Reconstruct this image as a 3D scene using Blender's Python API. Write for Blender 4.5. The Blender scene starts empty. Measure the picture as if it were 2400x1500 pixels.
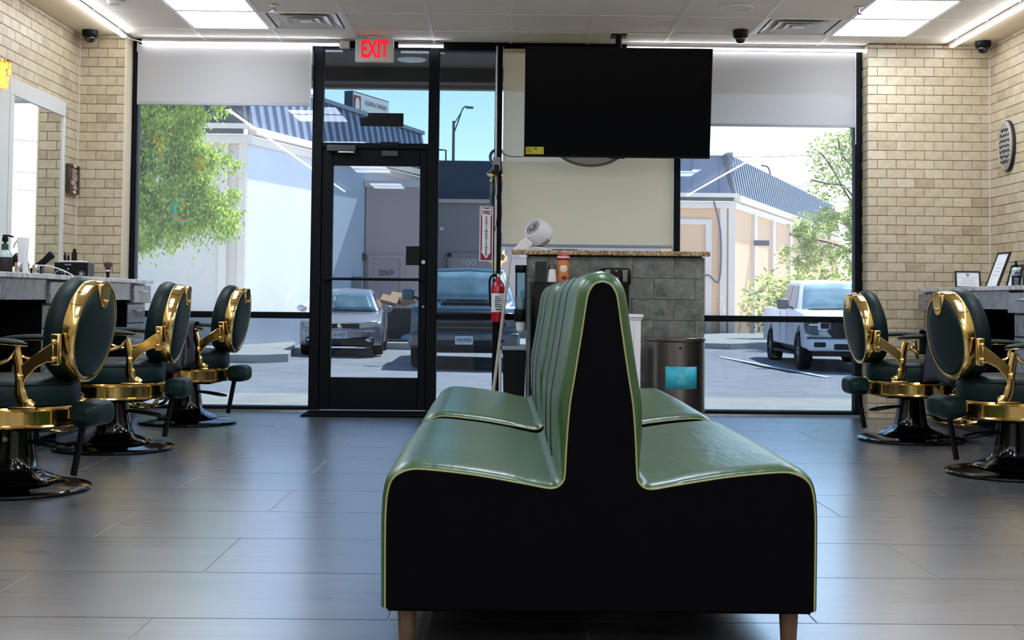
import bpy, bmesh, math, random
from mathutils import Vector, Matrix
random.seed(7)
PI = math.pi
SC = bpy.context.scene
COL = SC.collection

# ------------------------------------------------------------------ camera
def make_camera():
    yaw, pitch, roll = 0.0086, 0.0373, 0.0104
    f = Vector((math.sin(yaw)*math.cos(pitch), math.cos(yaw)*math.cos(pitch), math.sin(pitch)))
    r = Vector((math.cos(yaw), -math.sin(yaw), 0.0))
    u = r.cross(f)
    c, s = math.cos(roll), math.sin(roll)
    r2, u2 = c*r + s*u, -s*r + c*u
    cam = bpy.data.cameras.new('camera')
    o = bpy.data.objects.new('camera', cam); COL.objects.link(o)
    m = Matrix((r2, u2, -f)).transposed().to_4x4()
    m.translation = Vector((0, 0, 0.8895))
    o.matrix_world = m
    cam.sensor_width = 36.0; cam.sensor_fit = 'HORIZONTAL'
    cam.lens = 3071.0/2400.0*36.0
    cam.shift_y = -159.5/2400.0
    cam.clip_start = 0.05; cam.clip_end = 500
    SC.camera = o
make_camera()

# ------------------------------------------------------------------ world, sun, exposure
SKY_STRENGTH = 0.26
SUN_ENERGY = 7.6
PANEL_EMIT = 11.0
STRIP_EMIT = 15.0
def make_world():
    w = bpy.data.worlds.new('sky'); SC.world = w; w.use_nodes = True
    nt = w.node_tree; nt.nodes.clear()
    out = nt.nodes.new('ShaderNodeOutputWorld'); bg = nt.nodes.new('ShaderNodeBackground')
    sky = nt.nodes.new('ShaderNodeTexSky'); sky.sky_type = 'NISHITA'
    sky.sun_disc = False; sky.sun_elevation = math.radians(52); sky.sun_rotation = math.radians(28)
    sky.air_density = 1.0; sky.dust_density = 0.0; sky.ozone_density = 2.0
    bg.inputs['Strength'].default_value = SKY_STRENGTH
    nt.links.new(sky.outputs[0], bg.inputs[0]); nt.links.new(bg.outputs[0], out.inputs[0])
    sun = bpy.data.lights.new('sun', 'SUN'); sun.energy = SUN_ENERGY; sun.angle = math.radians(0.6)
    sun.color = (1.0, 0.96, 0.9)
    so = bpy.data.objects.new('sun', sun); COL.objects.link(so)
    d = Vector((0.36, 0.52, 0.80)).normalized()
    so.rotation_euler = (-d).to_track_quat('-Z', 'Y').to_euler(); so.location = d*60
make_world()
SC.view_settings.view_transform = 'Standard'; SC.view_settings.look = 'None'
SC.view_settings.exposure = 0.72; SC.view_settings.gamma = 1.0
SC.view_settings.use_curve_mapping = False

# ------------------------------------------------------------------ materials
def lin(c):
    out = []
    for v in c[:3]:
        v = v/255.0
        out.append(v/12.92 if v <= 0.04045 else ((v+0.055)/1.055)**2.4)
    return (*out, 1.0)
MATS = {}
def newmat(name):
    m = bpy.data.materials.new(name); m.use_nodes = True; MATS[name] = m
    nt = m.node_tree; b = nt.nodes.get('Principled BSDF')
    return m, nt, b
def pbr(name, col, rough=0.5, metal=0.0, noise=None, bump=None, spec=None, coat=0.0, emit=None, rnoise=None):
    """noise=(scale, second colour, stretch xyz, contrast)  bump=(scale, strength, stretch)"""
    m, nt, b = newmat(name)
    b.inputs['Base Color'].default_value = lin(col); b.inputs['Roughness'].default_value = rough
    b.inputs['Metallic'].default_value = metal
    if spec is not None: b.inputs['Specular IOR Level'].default_value = spec
    if coat: b.inputs['Coat Weight'].default_value = coat; b.inputs['Coat Roughness'].default_value = 0.05
    if emit: b.inputs['Emission Color'].default_value = lin(emit[0]); b.inputs['Emission Strength'].default_value = emit[1]
    def texco(stretch):
        tc = nt.nodes.new('ShaderNodeTexCoord'); mp = nt.nodes.new('ShaderNodeMapping')
        mp.inputs['Scale'].default_value = stretch
        nt.links.new(tc.outputs['Object'], mp.inputs[0]); return mp
    if noise:
        sc, c2, st, con = noise
        mp = texco(st); n = nt.nodes.new('ShaderNodeTexNoise'); n.inputs['Scale'].default_value = sc
        n.inputs['Detail'].default_value = 5
        nt.links.new(mp.outputs[0], n.inputs['Vector'])
        r = nt.nodes.new('ShaderNodeValToRGB'); r.color_ramp.elements[0].position = 0.5-0.5/con; r.color_ramp.elements[1].position = 0.5+0.5/con
        r.color_ramp.elements[0].color = lin(col); r.color_ramp.elements[1].color = lin(c2)
        nt.links.new(n.outputs['Fac'], r.inputs[0]); nt.links.new(r.outputs[0], b.inputs['Base Color'])
    if bump:
        sc, strg, st = bump
        mp = texco(st); n = nt.nodes.new('ShaderNodeTexNoise'); n.inputs['Scale'].default_value = sc; n.inputs['Detail'].default_value = 4
        nt.links.new(mp.outputs[0], n.inputs['Vector'])
        bp = nt.nodes.new('ShaderNodeBump'); bp.inputs['Strength'].default_value = strg; bp.inputs['Distance'].default_value = 0.01
        nt.links.new(n.outputs['Fac'], bp.inputs['Height']); nt.links.new(bp.outputs[0], b.inputs['Normal'])
    return m
def emis(name, col, strength):
    m, nt, b = newmat(name)
    b.inputs['Base Color'].default_value = lin(col); b.inputs['Emission Color'].default_value = lin(col)
    b.inputs['Emission Strength'].default_value = strength; b.inputs['Roughness'].default_value = 0.4
    return m
def glassmat(name, tint, haze=0.0, hazecol=(230, 235, 240), ior=1.45, rough=0.0):
    m, nt, b = newmat(name); nt.nodes.remove(b)
    out = [n for n in nt.nodes if n.type == 'OUTPUT_MATERIAL'][0]
    tr = nt.nodes.new('ShaderNodeBsdfTransparent'); tr.inputs[0].default_value = (*tint, 1)
    gl = nt.nodes.new('ShaderNodeBsdfGlossy'); gl.inputs['Roughness'].default_value = rough
    fr = nt.nodes.new('ShaderNodeFresnel'); fr.inputs[0].default_value = ior
    mx = nt.nodes.new('ShaderNodeMixShader')
    nt.links.new(fr.outputs[0], mx.inputs[0]); nt.links.new(tr.outputs[0], mx.inputs[1]); nt.links.new(gl.outputs[0], mx.inputs[2])
    last = mx
    if haze:
        df = nt.nodes.new('ShaderNodeBsdfTranslucent'); df.inputs[0].default_value = lin(hazecol)
        m2 = nt.nodes.new('ShaderNodeMixShader'); m2.inputs[0].default_value = haze
        nt.links.new(mx.outputs[0], m2.inputs[1]); nt.links.new(df.outputs[0], m2.inputs[2]); last = m2
    nt.links.new(last.outputs[0], out.inputs[0])
    return m
def shademat(name, col, trans, see):
    """roller shade fabric: diffuse + translucent + a little see-through weave"""
    m, nt, b = newmat(name); nt.nodes.remove(b)
    out = [n for n in nt.nodes if n.type == 'OUTPUT_MATERIAL'][0]
    df = nt.nodes.new('ShaderNodeBsdfDiffuse'); df.inputs[0].default_value = lin(col)
    tl = nt.nodes.new('ShaderNodeBsdfTranslucent'); tl.inputs[0].default_value = lin(col)
    tp = nt.nodes.new('ShaderNodeBsdfTransparent')
    a = nt.nodes.new('ShaderNodeMixShader'); a.inputs[0].default_value = trans
    c = nt.nodes.new('ShaderNodeMixShader'); c.inputs[0].default_value = see
    nt.links.new(df.outputs[0], a.inputs[1]); nt.links.new(tl.outputs[0], a.inputs[2])
    nt.links.new(a.outputs[0], c.inputs[1]); nt.links.new(tp.outputs[0], c.inputs[2]); nt.links.new(c.outputs[0], out.inputs[0])
    return m
def brickmat():
    m, nt, b = newmat('brick'); N = nt.nodes.new; L = nt.links.new
    b.inputs['Roughness'].default_value = 0.42
    oi = N('ShaderNodeObjectInfo'); ge = N('ShaderNodeNewGeometry')
    ad = N('ShaderNodeMath'); ad.operation = 'ADD'; L(oi.outputs['Random'], ad.inputs[0]); L(ge.outputs['Random Per Island'], ad.inputs[1])
    fr = N('ShaderNodeMath'); fr.operation = 'FRACT'; L(ad.outputs[0], fr.inputs[0])
    r = N('ShaderNodeValToRGB'); e = r.color_ramp.elements
    e[0].position = 0.0; e[0].color = lin((176, 158, 128)); e[1].position = 1.0; e[1].color = lin((204, 190, 160))
    for p, c in ((0.10, (190, 173, 142)), (0.4, (198, 183, 151)), (0.7, (195, 180, 150))):
        x = e.new(p); x.color = lin(c)
    L(fr.outputs[0], r.inputs[0])
    tc = N('ShaderNodeTexCoord'); n = N('ShaderNodeTexNoise'); n.inputs['Scale'].default_value = 22; n.inputs['Detail'].default_value = 6
    vm = N('ShaderNodeVectorMath'); vm.operation = 'ADD'; L(tc.outputs['Object'], vm.inputs[0]); L(fr.outputs[0], vm.inputs[1])
    L(vm.outputs[0], n.inputs['Vector'])
    mr = N('ShaderNodeMapRange'); mr.inputs[1].default_value = 0.3; mr.inputs[2].default_value = 0.75; mr.inputs[3].default_value = 0.76; mr.inputs[4].default_value = 1.03
    L(n.outputs['Fac'], mr.inputs[0])
    mx = N('ShaderNodeMix'); mx.data_type = 'RGBA'; mx.blend_type = 'MULTIPLY'; mx.inputs[0].default_value = 1.0
    L(r.outputs[0], mx.inputs[6]); L(mr.outputs[0], mx.inputs[7]); L(mx.outputs[2], b.inputs['Base Color'])
    bp = N('ShaderNodeBump'); bp.inputs['Strength'].default_value = 0.25; bp.inputs['Distance'].default_value = 0.004
    L(n.outputs['Fac'], bp.inputs['Height']); L(bp.outputs[0], b.inputs['Normal'])
    return m
def tilemat():
    m, nt, b = newmat('floor_tile'); N = nt.nodes.new; L = nt.links.new
    oi = N('ShaderNodeObjectInfo'); tc = N('ShaderNodeTexCoord')
    ml = N('ShaderNodeMath'); ml.operation = 'MULTIPLY'; ml.inputs[1].default_value = 37.0; L(oi.outputs['Random'], ml.inputs[0])
    vm = N('ShaderNodeVectorMath'); vm.operation = 'ADD'; L(tc.outputs['Object'], vm.inputs[0]); L(ml.outputs[0], vm.inputs[1])
    mp = N('ShaderNodeMapping'); mp.inputs['Scale'].default_value = (1.2, 16, 1); L(vm.outputs[0], mp.inputs[0])
    n = N('ShaderNodeTexNoise'); n.inputs['Scale'].default_value = 1.6; n.inputs['Detail'].default_value = 7; n.inputs['Distortion'].default_value = 0.6
    L(mp.outputs[0], n.inputs['Vector'])
    r = N('ShaderNodeValToRGB'); e = r.color_ramp.elements
    e[0].position = 0.28; e[0].color = lin((60, 60, 61)); e[1].position = 0.75; e[1].color = lin((100, 100, 101))
    x = e.new(0.5); x.color = lin((80, 80, 81))
    L(n.outputs['Fac'], r.inputs[0]); L(r.outputs[0], b.inputs['Base Color'])
    mr = N('ShaderNodeMapRange'); mr.inputs[3].default_value = 0.24; mr.inputs[4].default_value = 0.34; L(n.outputs['Fac'], mr.inputs[0])
    L(mr.outputs[0], b.inputs['Roughness'])
    bp = N('ShaderNodeBump'); bp.inputs['Strength'].default_value = 0.015; bp.inputs['Distance'].default_value = 0.002; b.inputs['Specular IOR Level'].default_value = 0.7; b.inputs['Coat Weight'].default_value = 1.0; b.inputs['Coat Roughness'].default_value = 0.27; b.inputs['Coat IOR'].default_value = 2.2
    L(n.outputs['Fac'], bp.inputs['Height']); L(bp.outputs[0], b.inputs['Normal'])
    return m
def marblemat(name, c1, c2, vein):
    m, nt, b = newmat(name); N = nt.nodes.new; L = nt.links.new
    tc = N('ShaderNodeTexCoord'); n = N('ShaderNodeTexNoise'); n.inputs['Scale'].default_value = 3.5; n.inputs['Detail'].default_value = 8; n.inputs['Distortion'].default_value = 2.2
    L(tc.outputs['Object'], n.inputs['Vector'])
    r = N('ShaderNodeValToRGB'); e = r.color_ramp.elements
    e[0].position = 0.3; e[0].color = lin(c1); e[1].position = 0.8; e[1].color = lin(c2)
    for p, c in ((0.47, c1), (0.5, vein), (0.53, c2)):
        x = e.new(p); x.color = lin(c)
    L(n.outputs['Fac'], r.inputs[0]); L(r.outputs[0], b.inputs['Base Color']); b.inputs['Roughness'].default_value = 0.25
    return m
def granitemat():
    m, nt, b = newmat('granite'); N = nt.nodes.new; L = nt.links.new
    tc = N('ShaderNodeTexCoord'); v = N('ShaderNodeTexVoronoi'); v.inputs['Scale'].default_value = 90
    n = N('ShaderNodeTexNoise'); n.inputs['Scale'].default_value = 9; n.inputs['Detail'].default_value = 6
    L(tc.outputs['Object'], v.inputs['Vector']); L(tc.outputs['Object'], n.inputs['Vector'])
    sep = N('ShaderNodeSeparateColor'); L(v.outputs['Color'], sep.inputs[0])
    ad = N('ShaderNodeMath'); ad.operation = 'ADD'; L(sep.outputs[0], ad.inputs[0]); L(n.outputs['Fac'], ad.inputs[1])
    r = N('ShaderNodeValToRGB'); e = r.color_ramp.elements
    e[0].position = 0.15; e[0].color = lin((60, 45, 30)); e[1].position = 0.95; e[1].color = lin((205, 185, 140))
    x = e.new(0.5); x.color = lin((150, 120, 75))
    sc = N('ShaderNodeMath'); sc.operation = 'MULTIPLY'; sc.inputs[1].default_value = 0.6; L(ad.outputs[0], sc.inputs[0])
    L(sc.outputs[0], r.inputs[0]); L(r.outputs[0], b.inputs['Base Color']); b.inputs['Roughness'].default_value = 0.2
    return m
def slatemat():
    m, nt, b = newmat('slate_tile'); N = nt.nodes.new; L = nt.links.new
    oi = N('ShaderNodeObjectInfo'); tc = N('ShaderNodeTexCoord')
    ml = N('ShaderNodeMath'); ml.operation = 'MULTIPLY'; ml.inputs[1].default_value = 51.0; L(oi.outputs['Random'], ml.inputs[0])
    vm = N('ShaderNodeVectorMath'); vm.operation = 'ADD'; L(tc.outputs['Object'], vm.inputs[0]); L(ml.outputs[0], vm.inputs[1])
    n = N('ShaderNodeTexNoise'); n.inputs['Scale'].default_value = 10; n.inputs['Detail'].default_value = 10; n.inputs['Roughness'].default_value = 0.74; n.inputs['Distortion'].default_value = 0.25
    L(vm.outputs[0], n.inputs['Vector'])
    r = N('ShaderNodeValToRGB'); e = r.color_ramp.elements
    e[0].position = 0.32; e[0].color = lin((58, 64, 58)); e[1].position = 0.78; e[1].color = lin((172, 172, 158))
    for p, c in ((0.45, (98, 104, 96)), (0.58, (122, 124, 112))):
        x = e.new(p); x.color = lin(c)
    L(n.outputs['Fac'], r.inputs[0]); L(r.outputs[0], b.inputs['Base Color']); b.inputs['Roughness'].default_value = 0.4
    bp = N('ShaderNodeBump'); bp.inputs['Strength'].default_value = 0.5; bp.inputs['Distance'].default_value = 0.006
    L(n.outputs['Fac'], bp.inputs['Height']); L(bp.outputs[0], b.inputs['Normal'])
    return m
def leafmat(name, c1, c2):
    m, nt, b = newmat(name); nt.nodes.remove(b); N = nt.nodes.new; L = nt.links.new
    out = [n for n in nt.nodes if n.type == 'OUTPUT_MATERIAL'][0]
    ge = N('ShaderNodeNewGeometry'); r = N('ShaderNodeValToRGB')
    r.color_ramp.elements[0].color = lin(c1); r.color_ramp.elements[1].color = lin(c2)
    L(ge.outputs['Random Per Island'], r.inputs[0])
    d = N('ShaderNodeBsdfDiffuse'); t = N('ShaderNodeBsdfTranslucent'); x = N('ShaderNodeMixShader'); x.inputs[0].default_value = 0.5
    L(r.outputs[0], d.inputs[0]); L(r.outputs[0], t.inputs[0]); L(d.outputs[0], x.inputs[1]); L(t.outputs[0], x.inputs[2]); L(x.outputs[0], out.inputs[0])
    return m

M = {}
M['brick'] = brickmat()
M['joint'] = pbr('joint', (112, 94, 70), 0.9)
M['plaster'] = pbr('plaster', (214, 198, 168), 0.8, bump=(60, 0.05, (1, 1, 1)))
M['backwall'] = pbr('backwall', (180, 170, 158), 0.8)
M['tile'] = tilemat()
M['grout'] = pbr('grout', (168, 166, 162), 0.8)
M['ctile'] = pbr('ceiling_tile', (240, 232, 219), 0.9, noise=(180, (230, 221, 207), (1, 1, 1), 3), bump=(260, 0.25, (1, 1, 1)))
M['cgrid'] = pbr('ceiling_grid', (234, 228, 218), 0.5)
M['panel'] = emis('light_panel', (226, 236, 255), PANEL_EMIT)
M['led'] = emis('led', (240, 244, 255), STRIP_EMIT)
M['ledbead'] = emis('led_bead', (240, 244, 255), 6.5)
M['ledcase'] = pbr('led_case', (150, 150, 150), 0.35, 0.6)
M['frame'] = pbr('frame_black', (6, 10, 14), 0.5, spec=0.12)
M['black'] = pbr('black_plastic', (7, 8, 10), 0.45, spec=0.2)
M['blackgloss'] = pbr('black_gloss', (4, 5, 6), 0.08, spec=0.35, coat=0.25)
M['blackvinyl'] = pbr('black_vinyl', (2, 2, 3), 0.7, bump=(120, 0.1, (1, 1, 1)), spec=0.08)
M['clear'] = glassmat('glass_clear', (0.965, 0.975, 0.975), 0.045)
M['tint'] = glassmat('glass_tint', (0.525, 0.58, 0.615), 0.0)
M['tealglass'] = glassmat('glass_teal', (0.62, 0.80, 0.82), 0.08, (150, 200, 200))
M['pureglass'] = glassmat('glass_vessel', (0.9, 0.94, 0.94), 0.04)
M['shade'] = shademat('shade_fabric', (206, 203, 198), 0.5, 0.16)
M['shademid'] = shademat('shade_fabric_cream', (234, 227, 206), 0.6, 0.16)
M['alum'] = pbr('aluminium', (190, 190, 190), 0.3, 0.9)
M['steel'] = pbr('steel', (128, 122, 116), 0.30, 1.0, bump=(30, 0.05, (1, 1, 0.02)))
M['white'] = pbr('white_plastic', (226, 226, 224), 0.4)
M['offwhite'] = pbr('offwhite', (205, 200, 190), 0.5)
M['gold'] = pbr('gold', (228, 194, 122), 0.13, 1.0)
M['vinyl'] = pbr('dark_green_vinyl', (8, 30, 29), 0.45, bump=(90, 0.06, (1, 1, 1)), spec=0.2)
M['green'] = pbr('green_vinyl', (48, 78, 42), 0.30, noise=(5, (62, 92, 54), (1, 1, 1), 2.0), spec=0.6, bump=(26, 0.22, (1.0, 0.35, 0.6)))
M['seam'] = pbr('seam_dark', (24, 36, 24), 0.6)
M['piping'] = pbr('piping', (168, 162, 96), 0.5)
M['oak'] = pbr('leg_wood', (116, 88, 58), 0.45, noise=(14, (84, 62, 40), (1, 1, 0.1), 2.0))
M['marble'] = marblemat('marble', (200, 196, 192), (182, 180, 180), (132, 132, 134))
M['marblegrey'] = marblemat('marble_grey', (136, 137, 144), (124, 126, 134), (88, 88, 94))
M['granite'] = granitemat()
M['slate'] = slatemat()
M['slatejoint'] = pbr('slate_joint', (70, 72, 66), 0.9)
M['mirror'] = pbr('mirror', (235, 240, 238), 0.01, 1.0)
M['mframe'] = pbr('mirror_frame', (196, 194, 186), 0.4)
M['red'] = pbr('red', (176, 12, 34), 0.25, coat=0.4)
M['signred'] = pbr('sign_red', (140, 14, 36), 0.5)
M['exitred'] = pbr('exit_red', (235, 20, 40), 0.4, emit=((255, 20, 40), 0.6))
M['ink'] = pbr('ink', (18, 18, 22), 0.6)
M['paper'] = pbr('paper', (224, 228, 228), 0.7)
M['yellow'] = pbr('yellow_label', (196, 186, 40), 0.6)
M['teal'] = pbr('teal_sticker', (42, 168, 184), 0.5)
M['tealp'] = pbr('teal_print', (150, 215, 222), 0.5)
M['screen'] = pbr('tv_screen', (1, 3, 6), 0.14, spec=0.12)
M['concrete'] = pbr('concrete', (172, 168, 164), 0.85, noise=(3, (194, 190, 186), (1, 1, 1), 2.2))
M['asphalt'] = pbr('asphalt', (138, 138, 142), 0.9, noise=(1.6, (164, 164, 168), (1, 1, 1), 2.2), bump=(60, 0.3, (1, 1, 1)))
M['soffit'] = pbr('soffit', (92, 88, 86), 0.8)
M['beam'] = pbr('beam', (70, 66, 62), 0.7)
M['beamlip'] = pbr('beam_lip', (150, 140, 122), 0.6)
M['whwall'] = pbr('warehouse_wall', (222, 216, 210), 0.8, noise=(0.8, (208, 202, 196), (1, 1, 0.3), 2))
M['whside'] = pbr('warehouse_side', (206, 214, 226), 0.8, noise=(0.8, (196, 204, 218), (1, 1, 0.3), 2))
M['pinkwall'] = pbr('peach_wall', (232, 194, 160), 0.8, noise=(0.5, (222, 184, 150), (1, 1, 0.2), 2))
M['trimpale'] = pbr('trim_pale', (226, 216, 208), 0.6)
M['annex'] = pbr('annex_wall', (204, 182, 178), 0.85, noise=(0.7, (190, 170, 168), (1, 1, 0.4), 2))
M['annexdoor'] = pbr('annex_door', (186, 168, 168), 0.6)
M['roofmetal'] = pbr('roof_metal', (112, 124, 146), 0.45, 0.2)
M['roofdark'] = pbr('roof_dark', (72, 74, 84), 0.6)
M['bluefascia'] = pbr('blue_fascia', (34, 58, 84), 0.6)
M['greywall'] = pbr('grey_wall', (158, 152, 154), 0.85)
M['bark'] = pbr('bark', (92, 80, 70), 0.9)
M['leafA'] = leafmat('leaf_feathery', (112, 148, 62), (206, 226, 122))
M['leafB'] = leafmat('leaf_loose', (132, 152, 84), (214, 220, 150))
M['carsilver'] = pbr('car_silver', (176, 170, 176), 0.28, 0.2, coat=0.6)
M['cargreen'] = pbr('car_dark_teal', (70, 106, 120), 0.25, 0.2, coat=0.7)
M['carwhite'] = pbr('car_white', (238, 240, 246), 0.3, coat=0.5)
M['carblack'] = pbr('car_trim', (14, 16, 20), 0.45)
M['autoglass'] = pbr('auto_glass', (86, 118, 130), 0.06, spec=0.8, noise=(3, (150, 178, 186), (1, 1, 1), 1.6))  # pale blue mottle in the colour stands in for reflected sky
M['sideglass'] = pbr('auto_side_glass', (88, 88, 98), 0.08, spec=0.6)
M['tyre'] = pbr('tyre', (20, 20, 22), 0.8)
M['rim'] = pbr('rim', (120, 122, 126), 0.3, 0.8)
M['lamp'] = pbr('headlamp', (206, 200, 178), 0.15, coat=0.5)
M['lampdark'] = pbr('headlamp_dark', (70, 74, 84), 0.15, coat=0.5)
M['chrome'] = pbr('chrome', (205, 205, 208), 0.12, 1.0)
M['plate'] = pbr('licence_plate', (214, 220, 230), 0.5)
M['card'] = pbr('cardboard', (176, 138, 104), 0.85)
M['bluebag'] = pbr('blue_bag', (110, 140, 180), 0.6)
M['dump'] = pbr('dumpster_paint', (24, 34, 44), 0.5)
M['wood'] = pbr('plaque_wood', (92, 70, 52), 0.6, noise=(20, (60, 44, 34), (1, 1, 1), 2))
M['plaquelight'] = pbr('plaque_relief', (190, 176, 158), 0.6)
M['plaquegrey'] = pbr('plaque_grey', (150, 146, 136), 0.6)
M['crystal'] = pbr('amber_crystal', (236, 176, 70), 0.1, 0.6, emit=((255, 186, 84), 1.0))
M['greenbottle'] = pbr('green_bottle', (18, 70, 58), 0.15, coat=0.5)
M['palebottle'] = pbr('pale_bottle', (176, 196, 196), 0.15, coat=0.5)
M['grey'] = pbr('grey', (140, 142, 144), 0.5)
M['darkgrey'] = pbr('darkgrey', (54, 56, 60), 0.5)
M['brown'] = pbr('brush_hair', (84, 54, 48), 0.9)
M['navycloth'] = pbr('cape_cloth', (16, 20, 34), 0.6, bump=(20, 0.3, (1, 1, 1)))
M['greycloth'] = pbr('cape_cloth_grey', (62, 66, 72), 0.45, bump=(20, 0.3, (1, 1, 1)))
M['orangelbl'] = pbr('orange_label', (196, 110, 50), 0.5)
M['cream'] = pbr('cream', (226, 210, 180), 0.5)
M['tealplastic'] = pbr('clear_teal', (120, 176, 180), 0.1, spec=0.6)
M['bluestripe'] = pbr('stripe_blue', (40, 70, 170), 0.4)
M['redstripe'] = pbr('stripe_red', (200, 40, 46), 0.4)
M['handle'] = pbr('broom_handle', (186, 184, 168), 0.4)
M['polegrey'] = pbr('pole_grey', (92, 96, 106), 0.6)
M['decalgrey'] = pbr('decal_grey', (120, 118, 114), 0.6)
M['decalteal'] = pbr('decal_teal', (70, 176, 170), 0.5)
M['decalorange'] = pbr('decal_orange', (216, 150, 80), 0.5)
M['chromeblack'] = pbr('dark_chrome', (66, 60, 54), 0.13, 1.0)

# ------------------------------------------------------------------ mesh helpers
def B(): return bmesh.new()
def bx(bm, x0, x1, y0, y1, z0, z1, mat=None):
    vs = [Vector((x, y, z)) for z in (z0, z1) for y in (y0, y1) for x in (x0, x1)]
    if mat is not None: vs = [mat @ v for v in vs]
    v = [bm.verts.new(p) for p in vs]
    for f in ((0, 2, 3, 1), (4, 5, 7, 6), (0, 1, 5, 4), (2, 6, 7, 3), (0, 4, 6, 2), (1, 3, 7, 5)):
        bm.faces.new([v[i] for i in f])
    return bm
def loft(bm, rings, closed=True, caps=True):
    R = [[bm.verts.new(p) for p in r] for r in rings]
    n = len(R[0])
    for a, b in zip(R, R[1:]):
        for i in range(n if closed else n-1):
            j = (i+1) % n
            try: bm.faces.new((a[i], a[j], b[j], b[i]))
            except ValueError: pass
    if caps and closed:
        for r, rev in ((R[0], True), (R[-1], False)):
            try: bm.faces.new(list(reversed(r)) if rev else r)
            except ValueError: pass
    return R
def lathe(bm, prof, n=28, c=(0, 0, 0), mat=None):
    c = Vector(c); rings = []
    for r, z in prof:
        r = max(r, 1e-4)
        ring = [Vector((r*math.cos(2*PI*i/n), r*math.sin(2*PI*i/n), z)) for i in range(n)]
        if mat is not None: ring = [mat @ p for p in ring]
        rings.append([p + c for p in ring])
    loft(bm, rings); return bm
def basis(d):
    d = Vector(d).normalized(); a = Vector((0, 0, 1)) if abs(d.z) < 0.9 else Vector((1, 0, 0))
    u = d.cross(a).normalized(); return u, d.cross(u).normalized()
def cyl(bm, p0, p1, r0, r1=None, n=14):
    p0, p1 = Vector(p0), Vector(p1); r1 = r0 if r1 is None else r1
    u, v = basis(p1-p0)
    ring = lambda p, r: [p + r*(math.cos(2*PI*i/n)*u + math.sin(2*PI*i/n)*v) for i in range(n)]
    loft(bm, [ring(p0, r0), ring(p1, r1)]); return bm
def tube(bm, pts, r, n=8, flat=1.0, up=None):
    pts = [Vector(p) for p in pts]; rings = []; u = None
    for i, p in enumerate(pts):
        d = (pts[min(i+1, len(pts)-1)] - pts[max(i-1, 0)]).normalized()
        if up is not None:
            u = Vector(up); u = (u - d*u.dot(d)).normalized()
        elif u is None: u, _ = basis(d)
        else: u = (u - d*u.dot(d)).normalized()
        v = d.cross(u).normalized(); rr = r[i] if isinstance(r, (list, tuple)) else r
        rings.append([p + rr*(math.cos(2*PI*k/n)*u*flat + math.sin(2*PI*k/n)*v) for k in range(n)])
    loft(bm, rings); return bm
def bez(pts, n=10):
    """Catmull-Rom through points"""
    P = [Vector(p) for p in pts]; P = [2*P[0]-P[1]] + P + [2*P[-1]-P[-2]]; out = []
    for i in range(1, len(P)-2):
        for k in range(n):
            t = k/n; a, b, c, d = P[i-1], P[i], P[i+1], P[i+2]
            out.append(0.5*((2*b) + (c-a)*t + (2*a-5*b+4*c-d)*t*t + (3*b-a-3*c+d)*t**3))
    out.append(P[-2]); return out
def prism(bm, poly, fn0, fn1):
    """polygon of 2D points, fn maps a 2D point to 3D for either end"""
    loft(bm, [[Vector(fn0(*p)) for p in poly], [Vector(fn1(*p)) for p in poly]]); return bm
def sphere(bm, c, r, n=16, m=10, s=(1, 1, 1)):
    c = Vector(c); rings = []
    for j in range(1, m):
        a = -PI/2 + PI*j/m
        rings.append([c + Vector((r*s[0]*math.cos(a)*math.cos(2*PI*i/n), r*s[1]*math.cos(a)*math.sin(2*PI*i/n), r*s[2]*math.sin(a))) for i in range(n)])
    loft(bm, rings); return bm
def grid(bm, nu, nv, fn):
    V = [[bm.verts.new(fn(i/nu, j/nv)) for j in range(nv+1)] for i in range(nu+1)]
    for i in range(nu):
        for j in range(nv):
            bm.faces.new((V[i][j], V[i+1][j], V[i+1][j+1], V[i][j+1]))
    return bm
OFF = {}
def obj(name, bm, mat, parent=None, sharp=35, bevel=None, at=None, label=None, solid=None, sub=0, kind=None):
    """bm in world coordinates (or, under a thing() made with local=True, in its local ones); at = own origin of a top-level mesh"""
    off = Vector((0, 0, 0))
    if parent is not None: off = OFF.get(parent.name, off)
    elif at is not None: off = Vector(at)
    if off.length: bmesh.ops.translate(bm, verts=bm.verts, vec=-off)
    bmesh.ops.recalc_face_normals(bm, faces=bm.faces)
    me = bpy.data.meshes.new(name); bm.to_mesh(me); bm.free()
    me.materials.append(M[mat] if isinstance(mat, str) else mat)
    if sharp:
        for p in me.polygons: p.use_smooth = True
        me.set_sharp_from_angle(angle=math.radians(sharp))
    o = bpy.data.objects.new(name, me); COL.objects.link(o)
    if parent is not None: o.parent = parent; OFF[o.name] = off
    elif at is not None: o.location = off; OFF[o.name] = off
    if bevel:
        b = o.modifiers.new('bevel', 'BEVEL'); b.width = bevel[0]; b.segments = bevel[1]; b.limit_method = 'ANGLE'; b.angle_limit = math.radians(40)
    if solid:
        s = o.modifiers.new('solid', 'SOLIDIFY'); s.thickness = solid; s.offset = 0
    if sub:
        s = o.modifiers.new('sub', 'SUBSURF'); s.levels = sub; s.render_levels = sub
    if label: o['label'] = label
    if kind: o['kind'] = kind
    return o
def tag(o, label, cat, group=None, kind=None):
    o['label'] = label; o['category'] = cat
    if group: o['group'] = group
    if kind: o['kind'] = kind
    return o
def thing(name, label, cat, loc=(0, 0, 0), rotz=0.0, group=None, kind=None, local=False):
    o = bpy.data.objects.new(name, None); COL.objects.link(o); o.empty_display_size = 0.1
    o.location = loc; o.rotation_euler = (0, 0, rotz)
    OFF[o.name] = Vector((0, 0, 0)) if local else Vector(loc)
    return tag(o, label, cat, group, kind)
def box(name, mat, parent, x0, x1, y0, y1, z0, z1, bevel=None, label=None, mt=None):
    return obj(name, bx(B(), x0, x1, y0, y1, z0, z1, mt), mat, parent, bevel=bevel, label=label)
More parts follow.
